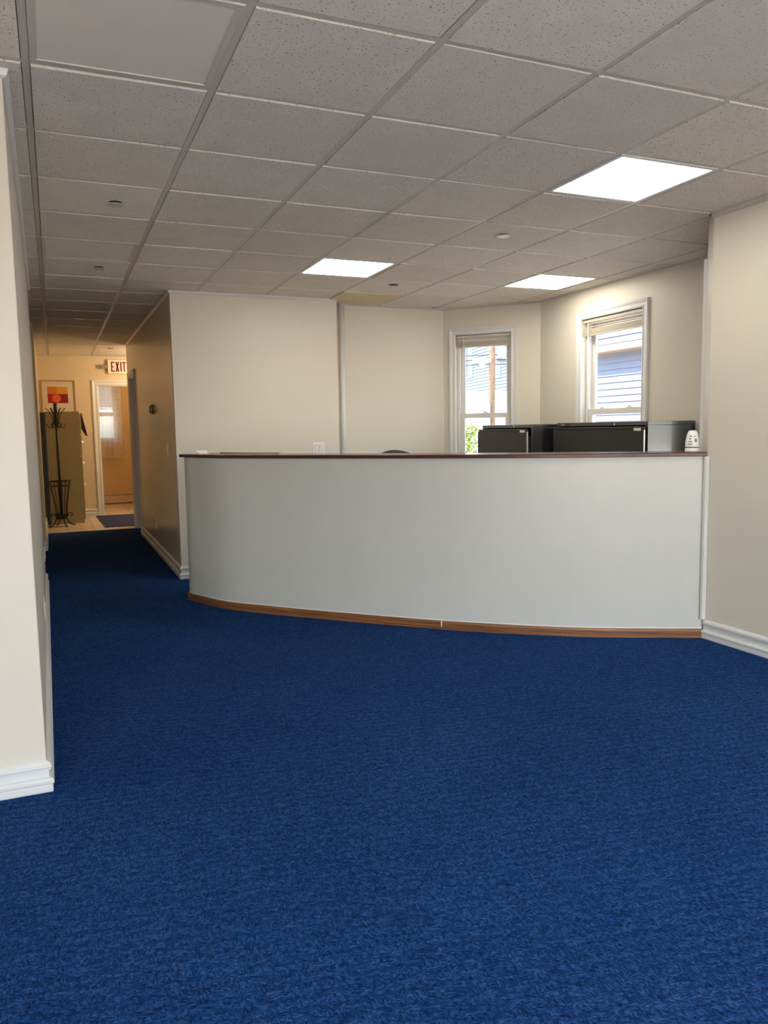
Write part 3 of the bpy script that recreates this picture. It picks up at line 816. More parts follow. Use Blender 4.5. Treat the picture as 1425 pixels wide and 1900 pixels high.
# ------------------------------------------------------------------ lateral filing cabinets behind the counter
def lateral(name, x0, x1, y0, y1, h, pull, label):
    r = empty(name, ((x0 + x1) / 2, (y0 + y1) / 2, 0), label=label, cat='filing cabinet', group='black lateral filing cabinets behind the counter')
    hx = (x1 - x0) / 2; hy = (y1 - y0) / 2
    b = MB()
    b.box(-hx, hx, -hy, -hy + 0.018, 0, h - 0.03); b.box(-hx, hx, hy - 0.018, hy, 0, h - 0.03)
    b.box(hx - 0.012, hx, -hy + 0.018, hy - 0.018, 0.05, h - 0.03); b.box(-hx + 0.01, hx - 0.012, -hy + 0.018, hy - 0.018, 0.03, 0.05)
    b.build('body', m_black_metal, r, bevel=0.002)
    MB().box(-hx, hx, -hy, hy, h - 0.03, h).build('top', m_black_metal, r, bevel=0.003)
    n = 4; dh = (h - 0.03 - 0.05 - 0.008) / n
    for k in range(n):
        z0 = 0.055 + k * dh; z1 = z0 + dh - 0.006
        p = pull if k == n - 1 else 0.0
        xf = -hx - 0.018 - p
        d = MB().box(xf, xf + 0.018, -hy + 0.004, hy - 0.004, z0, z1 - 0.022)
        d.box(xf + 0.010, xf + 0.018, -hy + 0.004, hy - 0.004, z1 - 0.022, z1)
        d.box(xf, xf + 0.018, -hy + 0.03, hy - 0.03, z1 - 0.005, z1)
        d.box(xf + 0.018, hx - 0.05 - p, -hy + 0.03, -hy + 0.035, z0 + 0.03, z1 - 0.06)
        d.box(xf + 0.018, hx - 0.05 - p, hy - 0.035, hy - 0.03, z0 + 0.03, z1 - 0.06)
        d.box(xf + 0.018, hx - 0.05 - p, -hy + 0.035, hy - 0.035, z0 + 0.03, z0 + 0.036)
        dr = d.build('drawer', m_dark_drawer, r, bevel=0.0015)
        MB().box(xf - 0.003, xf + 0.0, -hy + 0.03, -hy + 0.105, z1 - 0.030, z1 - 0.010).build('label_tab', m_white, dr)
        MB().box(xf - 0.002, xf + 0.002, -hy + 0.004, hy - 0.004, z1 - 0.006, z1 - 0.001).build('pull_edge', m_black_metal, dr)
        MB().box(xf + 0.002, xf + 0.014, -hy + 0.001, -hy + 0.004, z0, z1 - 0.024).build('edge_trim', mat('edge_trim_grey', (0.55, 0.55, 0.53), 0.3) if k == 0 else bpy.data.materials['edge_trim_grey'], dr)
    lk = MB(); lk.tube([(-hx - 0.004, -hy * 0.35, h - 0.017), (-hx + 0.002, -hy * 0.35, h - 0.017)], 0.010, 16)
    lk.build('lock', m_chrome, r)
    v = [(0, 0.030 * math.cos(2 * math.pi * k / 20), 0.007 * math.sin(2 * math.pi * k / 20)) for k in range(20)]
    bd = MB().add([(-hx - 0.001, hy - 0.09 + a[1], h - 0.016 + a[2]) for a in v] + [(-hx - 0.003, hy - 0.09 + a[1], h - 0.016 + a[2]) for a in v], [tuple(range(20)), tuple(range(20, 40))[::-1]] + [(k, (k + 1) % 20, 20 + (k + 1) % 20, 20 + k) for k in range(20)])
    bd.build('badge', mat('badge_grey', (0.30, 0.30, 0.29), 0.3, 0.6) if 'badge_grey' not in bpy.data.materials else bpy.data.materials['badge_grey'], r)
    return r
lateral('lateral_file', 4.0, 4.452, 1.55, 2.67, 1.332, 0.020, 'wide black lateral filing cabinet under the larger bay window, next to the pier')
lateral('lateral_file', 3.80, 4.252, 2.745, 3.585, 1.325, 0.035, 'narrower black lateral filing cabinet in front of the angled bay window')

# ------------------------------------------------------------------ office chair behind the counter (only the top of its back shows)
r = empty('office_chair', (2.60, 2.75, 0), math.radians(0), label='black office chair behind the counter with only its back top showing', cat='chair')
def shell(w, h, d, cur, n=10, m_=8):
    v = []; f = []
    for side in (0, 1):
        for i in range(n + 1):
            for k in range(m_ + 1):
                a = -1 + 2 * i / n; b = k / m_
                ww = w * (0.80 + 0.20 * math.sin(math.pi * min(1, b * 1.1))) 
                top_ = h * (1 - 0.10 * a * a) if True else h
                x = a * ww; z = b * top_
                y = cur * a * a * -1 + (d if side else 0) + 0.03 * math.sin(b * math.pi)
                v.append((x, y, z))
    def I(s, i, k): return s * (n + 1) * (m_ + 1) + i * (m_ + 1) + k
    for i in range(n):
        for k in range(m_):
            f.append((I(0, i, k), I(0, i + 1, k), I(0, i + 1, k + 1), I(0, i, k + 1)))
            f.append((I(1, i, k), I(1, i, k + 1), I(1, i + 1, k + 1), I(1, i + 1, k)))
    for i in range(n):
        f.append((I(0, i, 0), I(1, i, 0), I(1, i + 1, 0), I(0, i + 1, 0))); f.append((I(0, i, m_), I(0, i + 1, m_), I(1, i + 1, m_), I(1, i, m_)))
    for k in range(m_):
        f.append((I(0, 0, k), I(0, 0, k + 1), I(1, 0, k + 1), I(1, 0, k))); f.append((I(0, n, k), I(1, n, k), I(1, n, k + 1), I(0, n, k + 1)))
    return v, f
v, f = shell(0.245, 0.62, 0.05, 0.07)
mesh('backrest', [(p[0], p[1] + 0.20, p[2] + 0.512) for p in v], f, m_black, r, smooth=True, bevel=0.01)
MB().box(-0.25, 0.25, -0.25, 0.22, 0.43, 0.50).build('seat', m_black, r, bevel=0.03, seg=4)
MB().box(-0.03, 0.03, 0.20, 0.24, 0.42, 0.75).build('back_bracket', m_black, r, bevel=0.005)
MB().tube([(0, 0, 0.10), (0, 0, 0.43)], 0.028, 16).build('gas_column', m_chrome, r)
for k in range(5):
    a = 2 * math.pi * k / 5 + 0.3
    c, s = math.cos(a), math.sin(a)
    lg = MB().tube([(0, 0, 0.11), (0.29 * c, 0.29 * s, 0.065)], [0.024, 0.015], 10).build('leg', m_black, r)
    MB().tube([(0.29 * c - 0.02 * s, 0.29 * s + 0.02 * c, 0.028), (0.29 * c + 0.02 * s, 0.29 * s - 0.02 * c, 0.028)], 0.028, 16).build('caster', m_black, lg)
for sx in (-1, 1):
    MB().tube([(sx * 0.25, 0.10, 0.46), (sx * 0.30, 0.10, 0.52), (sx * 0.30, 0.08, 0.66), (sx * 0.30, -0.14, 0.67)], 0.014, 10).build('armrest', m_black, r)

# ------------------------------------------------------------------ pipe, switches, outlets, thermostat
r = empty('pipe', (2.645, 4.285, 0), label='painted vertical pipe where the back wall steps back', cat='pipe')
MB().tube([(0, 0, 0), (0, 0, HC + 0.02)], 0.0265, 20).build('riser', m_trim, r, smooth=True)
MB().tube([(0, 0, HC - 0.012), (0, 0, HC - 0.002)], 0.040, 20).build('ceiling_collar', m_trim, r)
box('pipe_clip', -0.032, 0.032, 0.0, 0.052, 0.55, 0.565, m_trim, r)

m_gap = mat('gap_shade_grey', (0.30, 0.29, 0.28), 0.6)
def plate(name, loc, rz, w, h, kind_, label, cat, group=None):
    """wall plate in local x (along wall) / z, facing local -y"""
    r = empty(name, loc, rz, label=label, cat=cat, group=group)
    MB().box(-w / 2, w / 2, -0.006, 0.0, -h / 2, h / 2).build('cover_plate', m_white, r, bevel=0.003)
    if kind_ == 'rocker2':
        for sx in (-0.023, 0.023):
            MB().box(sx - 0.0185, sx + 0.0185, -0.0066, -0.006, -0.0355, 0.0355).build('rocker_gap_shade', m_gap, r)  # grey box stands in for the shaded gap round the rocker
            v = [(sx - 0.016, -0.006, -0.033), (sx + 0.016, -0.006, -0.033), (sx + 0.016, -0.006, 0.033), (sx - 0.016, -0.006, 0.033), (sx - 0.016, -0.008, -0.033), (sx + 0.016, -0.008, -0.033), (sx + 0.016, -0.0135, 0.033), (sx - 0.016, -0.0135, 0.033)]
            mesh('rocker', v, [(0, 1, 2, 3), (4, 5, 6, 7), (0, 1, 5, 4), (1, 2, 6, 5), (2, 3, 7, 6), (3, 0, 4, 7)], m_white, r)
    elif kind_ == 'rocker':
        MB().box(-0.016, 0.016, -0.012, -0.006, -0.033, 0.033).build('rocker', m_white, r, bevel=0.002)
    else:
        for sz in (-0.020, 0.020):
            s_ = MB().box(-0.016, 0.016, -0.0095, -0.006, sz - 0.014, sz + 0.014).build('socket', m_white, r, bevel=0.002)
            MB().box(-0.008, -0.006, -0.0105, -0.0094, sz - 0.006, sz + 0.006).box(0.006, 0.008, -0.0105, -0.0094, sz - 0.006, sz + 0.006).build('slots', m_black, s_)
    return r
plate('light_switch', (2.309, 4.075, 1.132), 0, 0.116, 0.120, 'rocker2', 'white double rocker switch on the back wall', 'switch')
plate('light_switch', (1.0, 4.615, 1.142), -math.pi / 2, 0.075, 0.120, 'rocker', 'single white switch on the right-hand hallway wall', 'switch')
plate('wall_outlet', (1.0, 5.84, 0.312), -math.pi / 2, 0.075, 0.120, 'outlet', 'white outlet low on the right-hand hallway wall', 'outlet')
aL = math.atan2(4.215, -0.04)
for (yy_, zz_, lb) in ((1.90, 0.31, 'white outlet low on the left partition, hallway side'), (4.12, 0.31, 'white outlet plate at the far end of the left partition')):
    xx_ = -0.075 - 0.04 * (yy_ - 0.085) / 4.215
    plate('wall_outlet', (xx_, yy_, zz_), math.pi / 2 + 0.0095, 0.075, 0.120, 'outlet', lb, 'outlet')
r = empty('thermostat', (1.0, 5.66, 1.552), -math.pi / 2, label='round thermostat on the right-hand hallway wall', cat='thermostat')
def ylathe(prof, n, cx=0, cz=0):
    b = MB(); v = []; f = []
    for (rad, y) in prof:
        for k in range(n): v.append((cx + rad * math.cos(2 * math.pi * k / n), y, cz + rad * math.sin(2 * math.pi * k / n)))
    for i in range(len(prof) - 1):
        for k in range(n): f.append((i * n + k, i * n + (k + 1) % n, (i + 1) * n + (k + 1) % n, (i + 1) * n + k))
    f.append(tuple(range(n))); f.append(tuple(range((len(prof) - 1) * n, len(prof) * n)))
    return b.add(v, f)
ylathe([(0.052, 0.0), (0.052, -0.010), (0.046, -0.013)], 28).build('wall_ring', mat('bronze_ring', (0.16, 0.12, 0.075), 0.35, 0.5), r)
ylathe([(0.044, -0.013), (0.044, -0.030), (0.038, -0.036)], 28).build('dial', mat('brass_dial', (0.30, 0.24, 0.15), 0.35, 0.4), r)
ylathe([(0.030, -0.036), (0.028, -0.040)], 28).build('dial_face', mat('dark_dial_face', (0.03, 0.028, 0.025), 0.25), r)

# ------------------------------------------------------------------ round sprinkler covers on the ceiling
def sprinkler(x, y, label, m=m_white, drop=0.010):
    r = empty('sprinkler_cover', (x, y, HC - 0.002), label=label, cat='sprinkler', group='round sprinkler covers on the ceiling')
    MB().lathe([(0.020, -0.002), (0.032, 0.0), (0.032, 0.006), (0.026, 0.020)], 20).build('cup', m_black, r)
    MB().lathe([(0.036, -drop + 0.0), (0.0415, -drop + 0.001), (0.042, -drop + 0.003), (0.040, -drop + 0.005)], 28).build('cover_plate', m, r)
    MB().tube([(0, 0, -drop + 0.004), (0, 0, 0.006)], 0.012, 10).build('stem', m_chrome, r)
m_gc = mat('grey_cover', (0.55, 0.52, 0.48), 0.45)
sprinkler(0.386, 1.541, 'round grey sprinkler cover over the hallway mouth, before the unlit inner panel', m_gc, 0.012)
sprinkler(0.389, 3.274, 'round grey sprinkler cover just past the inner unlit panel', m_gc, 0.012)
sprinkler(2.72, 1.457, 'white sprinkler cover in the ceiling above the middle of the counter')
sprinkler(2.735, 3.233, 'dark-looking sprinkler cover beside the stained tile', mat('dark_cover', (0.05, 0.04, 0.045), 0.5), 0.004)
sprinkler(0.321, 6.0, 'white sprinkler cover inside the dim hallway')
sprinkler(0.832, 8.99, 'small sprinkler cover in front of the exit sign', mat('brown_cover', (0.16, 0.10, 0.06), 0.5), 0.004)

# ------------------------------------------------------------------ hallway door on the right, washroom doorway
d1 = empty('door_1', (1.0, 8.5, 0), -math.pi / 2, label='closed grey door in the right-hand hallway wall', kind='structure')
# local x runs towards the camera (-y world), local y = +x world ... casing needs y towards the hall
d1.rotation_euler = (0, 0, math.pi / 2)
d1.location = (1.0, 7.48, 0)
casing('casing', d1, 0.0, 0.74, 0, 2.05, 0.065, m_trim, True)
b_ = MB().box(0.0, 0.018, -0.14, 0.001, 0, 2.05); b_.box(0.722, 0.74, -0.14, 0.001, 0, 2.05); b_.box(0.018, 0.722, -0.14, 0.001, 2.032, 2.05)
b_.build('jamb', m_greytrim, d1)
dr = box('door_leaf', 0.020, 0.720, -0.135, -0.100, 0.006, 2.030, m_greytrim, d1, bevel=0.002)
MB().lathe([(0.012, 0), (0.012, 0.02), (0.028, 0.03), (0.030, 0.045), (0.018, 0.055)], 16).build('door_knob', m_chrome, dr, loc=(0.09, -0.100, 0.95), rot=(-math.pi / 2, 0, 0))
d2 = empty('door_2', (1.45, 10.25, 0), math.pi, label='cream cased washroom doorway in the far wall', kind='structure')
casing('casing', d2, 0.0, 0.763, 0, 2.065, 0.083, m_trim, True)
b_ = MB().box(0.0, 0.014, -0.12, 0.001, 0, 2.065); b_.box(0.749, 0.763, -0.12, 0.001, 0, 2.065); b_.box(0.014, 0.749, -0.12, 0.001, 2.051, 2.065)
b_.build('jamb', m_trim, d2)
ws = empty('window_7', (0.45 + 0.62, 12.3, 0), math.pi, label='small washroom window behind the sheer curtain', kind='structure')
casing('casing', ws, 0, 0.32, 1.2, 2.2, 0.05, m_trim)
frame_boxes(MB(), 0.001, 0.319, 1.2, 2.2, 0.025, -0.10, -0.05).box(0.025, 0.295, -0.095, -0.06, 1.62, 1.70).build('window_frame', m_vinyl, ws)
box('glass_pane', 0.025, 0.295, -0.082, -0.078, 1.225, 2.175, m_glass, ws)
r = empty('washroom_blind', (0.91, 12.26, 1.2), label='half-lowered white blind in the washroom window', cat='window blind')
MB().box(-0.15, 0.15, -0.015, 0.015, 0.97, 1.0).build('head_rail', m_white, r)
sm = None
for q in range(18):
    if sm is None:
        o = MB().box(-0.145, 0.145, -0.0115, 0.0115, -0.0006, 0.0006).build('slat', m_white, r); sm = o.data
    else:
        o = bpy.data.objects.new('slat', sm); link(o, r)
    o.location = (0, 0, 0.955 - q * 0.0215); o.rotation_euler = (0.9, 0, 0)
box('bottom_rail', -0.145, 0.145, -0.008, 0.008, 0.545, 0.560, m_white, r)
# sheer curtain, wavy sheet with a lace hem
r = empty('sheer_curtain', (1.07, 12.17, 0.85), label='sheer curtain with a lace hem in the washroom', cat='curtain')
m_sheer = sheer_mat()
def wavy(x0, x1, z0, z1, amp, n=48, k=26.0, thick=0.0015, scal=0.0):
    v = []; f = []
    for s in (0, 1):
        for i in range(n + 1):
            x = x0 + (x1 - x0) * i / n; y = amp * math.sin(k * x) + amp * 0.4 * math.sin(2.3 * k * x + 1) + s * thick
            v += [(x, y, z0 + scal * abs(math.sin(k * 1.5 * x))), (x, y, z1)]
    for i in range(n):
        a = 2 * i; b = 2 * (n + 1) + 2 * i
        f += [(a, a + 2, a + 3, a + 1), (b, b + 1, b + 3, b + 2)]
    return v, f
v, f = wavy(-0.26, 0.14, 0.10, 1.42, 0.014); mesh('cloth', v, f, m_sheer, r, smooth=True, fix=False)
v, f = wavy(-0.26, 0.14, 0.0, 0.10, 0.014, scal=0.018); mesh('lace_hem', v, f, m_sheer, r, smooth=True, fix=False)
MB().tube([(-0.32, 0, 1.42), (0.20, 0, 1.42)], 0.008, 10).build('curtain_rod', m_white, r)
r = empty('baseboard_heater', (1.35, 12.3, 0), label='long beige heater along the washroom wall', cat='heater')
m_heat = mat('heater_enamel', (0.58, 0.48, 0.34), 0.45)
MB().prism([(-0.85, -0.005), (0.85, -0.005), (0.85, -0.06), (-0.85, -0.06)], 0.02, 0.17).build('cover', m_heat, r, bevel=0.006)
MB().box(-0.85, 0.85, -0.07, -0.004, 0.175, 0.195).build('top_louvre', m_heat, r, bevel=0.004)
for sx in (-0.83, 0.83): box('end_foot', sx - 0.02, sx + 0.02, -0.055, -0.008, 0.0, 0.02, m_heat, r)

# ------------------------------------------------------------------ foyer things
# exit sign
r = empty('exit_sign', (1.03, 10.25, 2.355), label='white exit sign with red letters above the washroom doorway', cat='exit sign')
MB().box(-0.172, 0.172, -0.050, 0.0, -0.108, 0.108).build('housing', m_sign, r, bevel=0.006)
def letter(rects, polys, x):
    b = MB()
    for (a, c, d, e_) in rects: b.box(x + a, x + c, -0.053, -0.050, d, e_)
    for p in polys:
        n = len(p); b.add([(x + q[0], -0.053, q[1]) for q in p] + [(x + q[0], -0.050, q[1]) for q in p], [tuple(range(n)), tuple(range(n, 2 * n))[::-1]] + [(k, (k + 1) % n, n + (k + 1) % n, n + k) for k in range(n)])
    return b
hh = 0.078; sw = 0.020
letter([(0, sw, -hh, hh), (sw, 0.056, hh - 0.020, hh), (sw, 0.047, -0.0085, 0.0085), (sw, 0.056, -hh, -hh + 0.020)], [], -0.122).build('letter_e', m_red, r)
letter([], [[(0, -hh), (0.022, -hh), (0.060, hh), (0.038, hh)], [(0.038, -hh), (0.060, -hh), (0.022, hh), (0, hh)]], -0.056).build('letter_x', m_red, r)
letter([(0, sw, -hh, hh)], [], 0.018).build('letter_i', m_red, r)
letter([(0, 0.060, hh - 0.020, hh), (0.020, 0.040, -hh, hh - 0.020)], [], 0.047).build('letter_t', m_red, r)
m_lens = mat('lamp_head_grey', (0.42, 0.38, 0.32), 0.3)
for sx in (-1, 1):
    h_ = MB().tube([(sx * 0.172, -0.025, 0.0), (sx * 0.215, -0.03, 0.0)], [0.052, 0.030], 14).build('lamp_bracket', m_lens, r)
    MB().tube([(sx * 0.205, -0.03, 0.0), (sx * 0.225, -0.06, -0.006), (sx * 0.232, -0.085, -0.012)], [0.022, 0.034, 0.036], 16).build('emergency_lamp', m_lens, h_)

# framed abstract print
r = empty('framed_picture', (0.1155, 10.25, 1.84), label='wood-framed abstract print of orange and red blocks above the filing cabinet', cat='picture')
hw, hz = 0.2435, 0.297
frame_boxes(MB(), -hw, hw, -hz, hz, 0.013, -0.025, 0.0).build('frame', m_frame, r, bevel=0.002)
box('mat_board', -hw + 0.013, hw - 0.013, -0.010, -0.004, -hz + 0.013, hz - 0.013, mat('cream_mat_board', (0.66, 0.56, 0.43), 0.8), r)
def art(name, x0, x1, z0, z1, c, y=-0.0115): return box(name, x0, x1, y, -0.010, z0, z1, mat(name + '_ink', c, 0.7), r)
ax0, ax1, az0, az1 = -0.155, 0.137, -0.053, 0.200
zmid = 0.088; xm = -0.020
art('orange_block', ax0, xm, zmid, az1, (0.58, 0.17, 0.012)); art('amber_block', xm, ax1, zmid, az1, (0.62, 0.28, 0.012))
art('red_block', ax0, xm, az0, zmid, (0.36, 0.012, 0.010)); art('dark_red_block', xm, ax1, az0, zmid, (0.24, 0.006, 0.012))
ylathe([(0.062, -0.0112), (0.062, -0.0122)], 36, -0.028, 0.020).build('orange_disc', mat('orange_disc_ink', (0.70, 0.10, 0.02), 0.7), r)

# olive filing cabinet, drawers facing right
r = empty('filing_cabinet', (0.145, 9.50, 0), label='tall olive filing cabinet beneath the framed picture', cat='filing cabinet')
box('body', -0.238, 0.222, -0.20, 0.20, 0.0, 1.632, m_olive, r, bevel=0.004)
for k in range(5):
    z0 = 0.05 + k * 0.313
    dr = box('drawer', 0.222, 0.240, -0.19, 0.19, z0, z0 + 0.300, m_olive, r, bevel=0.003)
    MB().box(0.240, 0.262, -0.06, 0.06, z0 + 0.205, z0 + 0.213).box(0.256, 0.262, -0.06, 0.06, z0 + 0.185, z0 + 0.205).build('handle', m_chrome, dr)
    MB().box(0.240, 0.244, -0.045, 0.045, z0 + 0.235, z0 + 0.275).build('label_holder', m_chrome, dr)
r = empty('hanging_pouch', (0.392, 9.36, 1.28), label='dark pouch hanging on the front of the olive filing cabinet', cat='pouch')
v = [(0.0, -0.05, 0.33), (0.012, -0.05, 0.33), (0.075, -0.05, 0.02), (0.055, -0.05, 0.0), (0.0, -0.05, 0.10)]
v2 = [(a, 0.06, c) for a, b, c in v]
mesh('pouch_body', v + v2, [(0, 1, 2, 3, 4), (9, 8, 7, 6, 5)] + [(k, (k + 1) % 5, 5 + (k + 1) % 5, 5 + k) for k in range(5)], mat('dark_pouch', (0.03, 0.02, 0.018), 0.6), r, bevel=0.004)
box('pouch_flap', 0.050, 0.090, -0.052, 0.062, 0.0, 0.012, m_black, r, bevel=0.003)
# tall black slab of two leaves between the left wall and the cabinet
r = empty('black_slab', (-0.125, 9.34, 0), label='tall black slab between the wall and the olive cabinet', cat='board')
box('panel', -0.030, -0.001, -0.10, 0.30, 0.0, 1.62, m_black, r, bevel=0.003)
box('panel', 0.001, 0.030, -0.10, 0.30, 0.0, 1.62, m_black, r, bevel=0.003)
for z in (0.3, 1.3): MB().tube([(-0.0015, -0.104, z), (-0.0015, -0.104, z + 0.08)], 0.005, 8).build('edge_rod', m_black, r)

# coat rack with umbrella basket
r = empty('coat_rack', (0.055, 8.98, 0), label='black wrought-iron coat rack with umbrella basket', cat='coat rack')
MB().lathe([(0.060, 0.0), (0.072, 0.006), (0.072, 0.028), (0.050, 0.040), (0.020, 0.046)], 24, (0, 0, 0.105)).build('base_hub', m_iron, r)
MB().tube([(0, 0, 0.14), (0, 0, 1.66)], 0.0175, 16).build('pole', m_iron, r, smooth=True)
MB().lathe([(0.0175, 0.0), (0.026, 0.006), (0.028, 0.030), (0.022, 0.050), (0.026, 0.060), (0.027, 0.085), (0.014, 0.100), (0.004, 0.104)], 20, (0, 0, 1.645)).build('finial', m_iron, r)
MB().lathe([(0.018, 0.0), (0.030, 0.01), (0.031, 0.10), (0.026, 0.13), (0.026, 0.235), (0.018, 0.245)], 20, (0, 0, 1.41)).build('hook_collar', m_iron, r)
for k in range(6):
    a = k * math.pi / 3 + 0.05; c, s = math.cos(a), math.sin(a)
    P = lambda d, z: (d * c, d * s, z)
    MB().tube([P(0.028, 1.45), P(0.040, 1.50), P(0.048, 1.545), P(0.070, 1.60), P(0.098, 1.645), P(0.128, 1.672)], [0.006, 0.006, 0.006, 0.0058, 0.0055, 0.006], 8).build('upper_hook', m_iron, r, smooth=True)
    MB().tube([P(0.028, 1.49), P(0.046, 1.46), P(0.052, 1.425), P(0.066, 1.402), P(0.086, 1.398), P(0.106, 1.412), P(0.118, 1.44), P(0.124, 1.462)], 0.0055, 8).build('lower_hook', m_iron, r, smooth=True)
def ring(b, R_, z, rr, n=32):
    pts = [(R_ * math.cos(2 * math.pi * k / n), R_ * math.sin(2 * math.pi * k / n), z) for k in range(n + 1)]
    b.tube(pts, rr, 8, False); return b
ring(MB(), 0.148, 0.645, 0.0075).build('basket_rim', m_iron, r, smooth=True)
ring(MB(), 0.128, 0.578, 0.0055).build('basket_ring', m_iron, r, smooth=True)
for k in range(8):
    a = k * math.pi / 4 + 0.2; c, s = math.cos(a), math.sin(a)
    MB().tube([(d * c, d * s, z) for d, z in ((0.148, 0.645), (0.136, 0.60), (0.115, 0.50), (0.096, 0.40), (0.084, 0.30), (0.077, 0.21), (0.074, 0.13))], 0.0055, 8).build('basket_bar', m_iron, r, smooth=True)
for k in range(4):
    a = k * math.pi / 2 + 0.35; c, s = math.cos(a), math.sin(a)
    MB().tube([(d * c, d * s, z) for d, z in ((0.068, 0.120), (0.085, 0.085), (0.105, 0.050), (0.135, 0.022), (0.170, 0.009), (0.190, 0.008))], [0.010, 0.0095, 0.009, 0.009, 0.0085, 0.008], 8).build('foot', m_iron, r, smooth=True)
    MB().tube([(d * c, d * s, z) for d, z in ((0.070, 0.120), (0.082, 0.150), (0.100, 0.180), (0.125, 0.190), (0.146, 0.175), (0.150, 0.152), (0.138, 0.138), (0.124, 0.146))], 0.0065, 8).build('scroll', m_iron, r, smooth=True)

# door mat
r = empty('door_mat', (1.05, 9.28, 0.0), label='dark blue door mat on the tile floor before the washroom doorway', cat='door mat')
b_ = MB().prism([(-0.455, -0.80), (0.75, -0.80), (0.75, 0.86), (-0.495, 0.86)], 0.0, 0.006); b_.build('backing', m_black, r)
MB().prism([(-0.435, -0.78), (0.73, -0.78), (0.73, 0.84), (-0.475, 0.84)], 0.006, 0.010).build('pile', m_mat, r)

# foyer lamp around the corner and a washroom lamp: unseen fixtures assumed from the warm light there
def dome(x, y, label, watts, col, z=HC):
    r = empty('dome_lamp', (x, y, z), label=label, cat='ceiling light')
    MB().lathe([(0.15, -0.025), (0.15, 0.0)], 28).build('base_ring', m_trim, r)
    MB().lathe([(0.02, -0.095), (0.07, -0.088), (0.11, -0.065), (0.135, -0.035), (0.138, -0.025)], 28).build('shade', mat('lamp_glass', (0.9, 0.82, 0.65), 0.4, emit=col, estr=watts / 9.0), r, smooth=True)
    d = bpy.data.lights.new('dome_lamp_bulb', 'POINT'); d.energy = watts; d.color = col; d.shadow_soft_size = 0.12
    o = bpy.data.objects.new('dome_lamp_bulb', d); link(o, r); o.location = (0, 0, -0.24)
dome(1.75, 9.35, 'round dome lamp on the foyer ceiling around the corner', FOYER_WATTS, (1.0, 0.79, 0.52))
dome(1.7, 11.3, 'round dome lamp on the washroom ceiling', 12.0, (1.0, 0.66, 0.32))

# ------------------------------------------------------------------ outside
g = box('ground_outside', -40, 60, -40, 70, -0.35, -0.25, m_ground)
tag(g, 'pale paved ground outside the windows', kind='structure')

def clap_wall(parent, mat_, x, y0, y1, z0, z1, step, name='clapboard', joined=False, kindstuff=False):
    """lap siding on a wall facing local -x: each board a wedge, thicker at its lower edge"""
    n = int((z1 - z0) / step); bm_ = MB(); me = None
    tk = 0.035 if joined else 0.026
    v = [(0, y0, 0), (-tk, y0, 0), (-0.004, y0, step + 0.004), (0, y0, step + 0.004), (0, y1, 0), (-tk, y1, 0), (-0.004, y1, step + 0.004), (0, y1, step + 0.004)]
    f = [(0, 1, 2, 3), (4, 7, 6, 5), (0, 4, 5, 1), (1, 5, 6, 2), (2, 6, 7, 3), (3, 7, 4, 0)]
    for k in range(n):
        if joined: bm_.add([(x + a, b, z0 + k * step + c) for a, b, c in v], f)
        elif me is None:
            o = mesh(name, v, f, mat_, parent, loc=(x, 0, z0 + k * step)); me = o.data
        else:
            o = bpy.data.objects.new(name, me); o.location = (x, 0, z0 + k * step); link(o, parent)
    if joined:
        o = bm_.build(name, mat_, parent); o['kind'] = 'stuff'
# neighbouring house close to the bay: lower wall, overhanging upper storey with tan soffit board
h2 = empty('neighbour_house', (9.3, 6.5, -0.25), label='pale blue clapboard house close outside the larger bay window', cat='house')
box('lower_core', 0.0, 5.0, -3.4, 3.6, 0.0, 3.0, m_siding, h2)
clap_wall(h2, m_siding, 0.0, -3.4, 3.6, 0.25, 2.84, 0.115)
box('upper_core', -0.30, 5.0, -3.5, 3.7, 2.96, 6.2, m_siding, h2)
box('soffit_board', -0.33, 5.0, -3.52, 3.72, 2.84, 2.95, m_tan, h2)
clap_wall(h2, m_siding, -0.30, -3.5, 3.7, 2.96, 6.15, 0.115)
v = [(-0.6, -3.8, 6.2), (-0.6, 4.0, 6.2), (5.3, 4.0, 6.2), (5.3, -3.8, 6.2), (2.4, -3.8, 8.2), (2.4, 4.0, 8.2)]
mesh('roof', v, [(0, 1, 5, 4), (2, 3, 4, 5), (0, 4, 3), (1, 2, 5), (0, 3, 2, 1)], mat('asphalt_shingle', (0.12, 0.12, 0.13), 0.9), h2)
m_greyfr = mat('grey_window_frame', (0.16, 0.18, 0.22), 0.5)
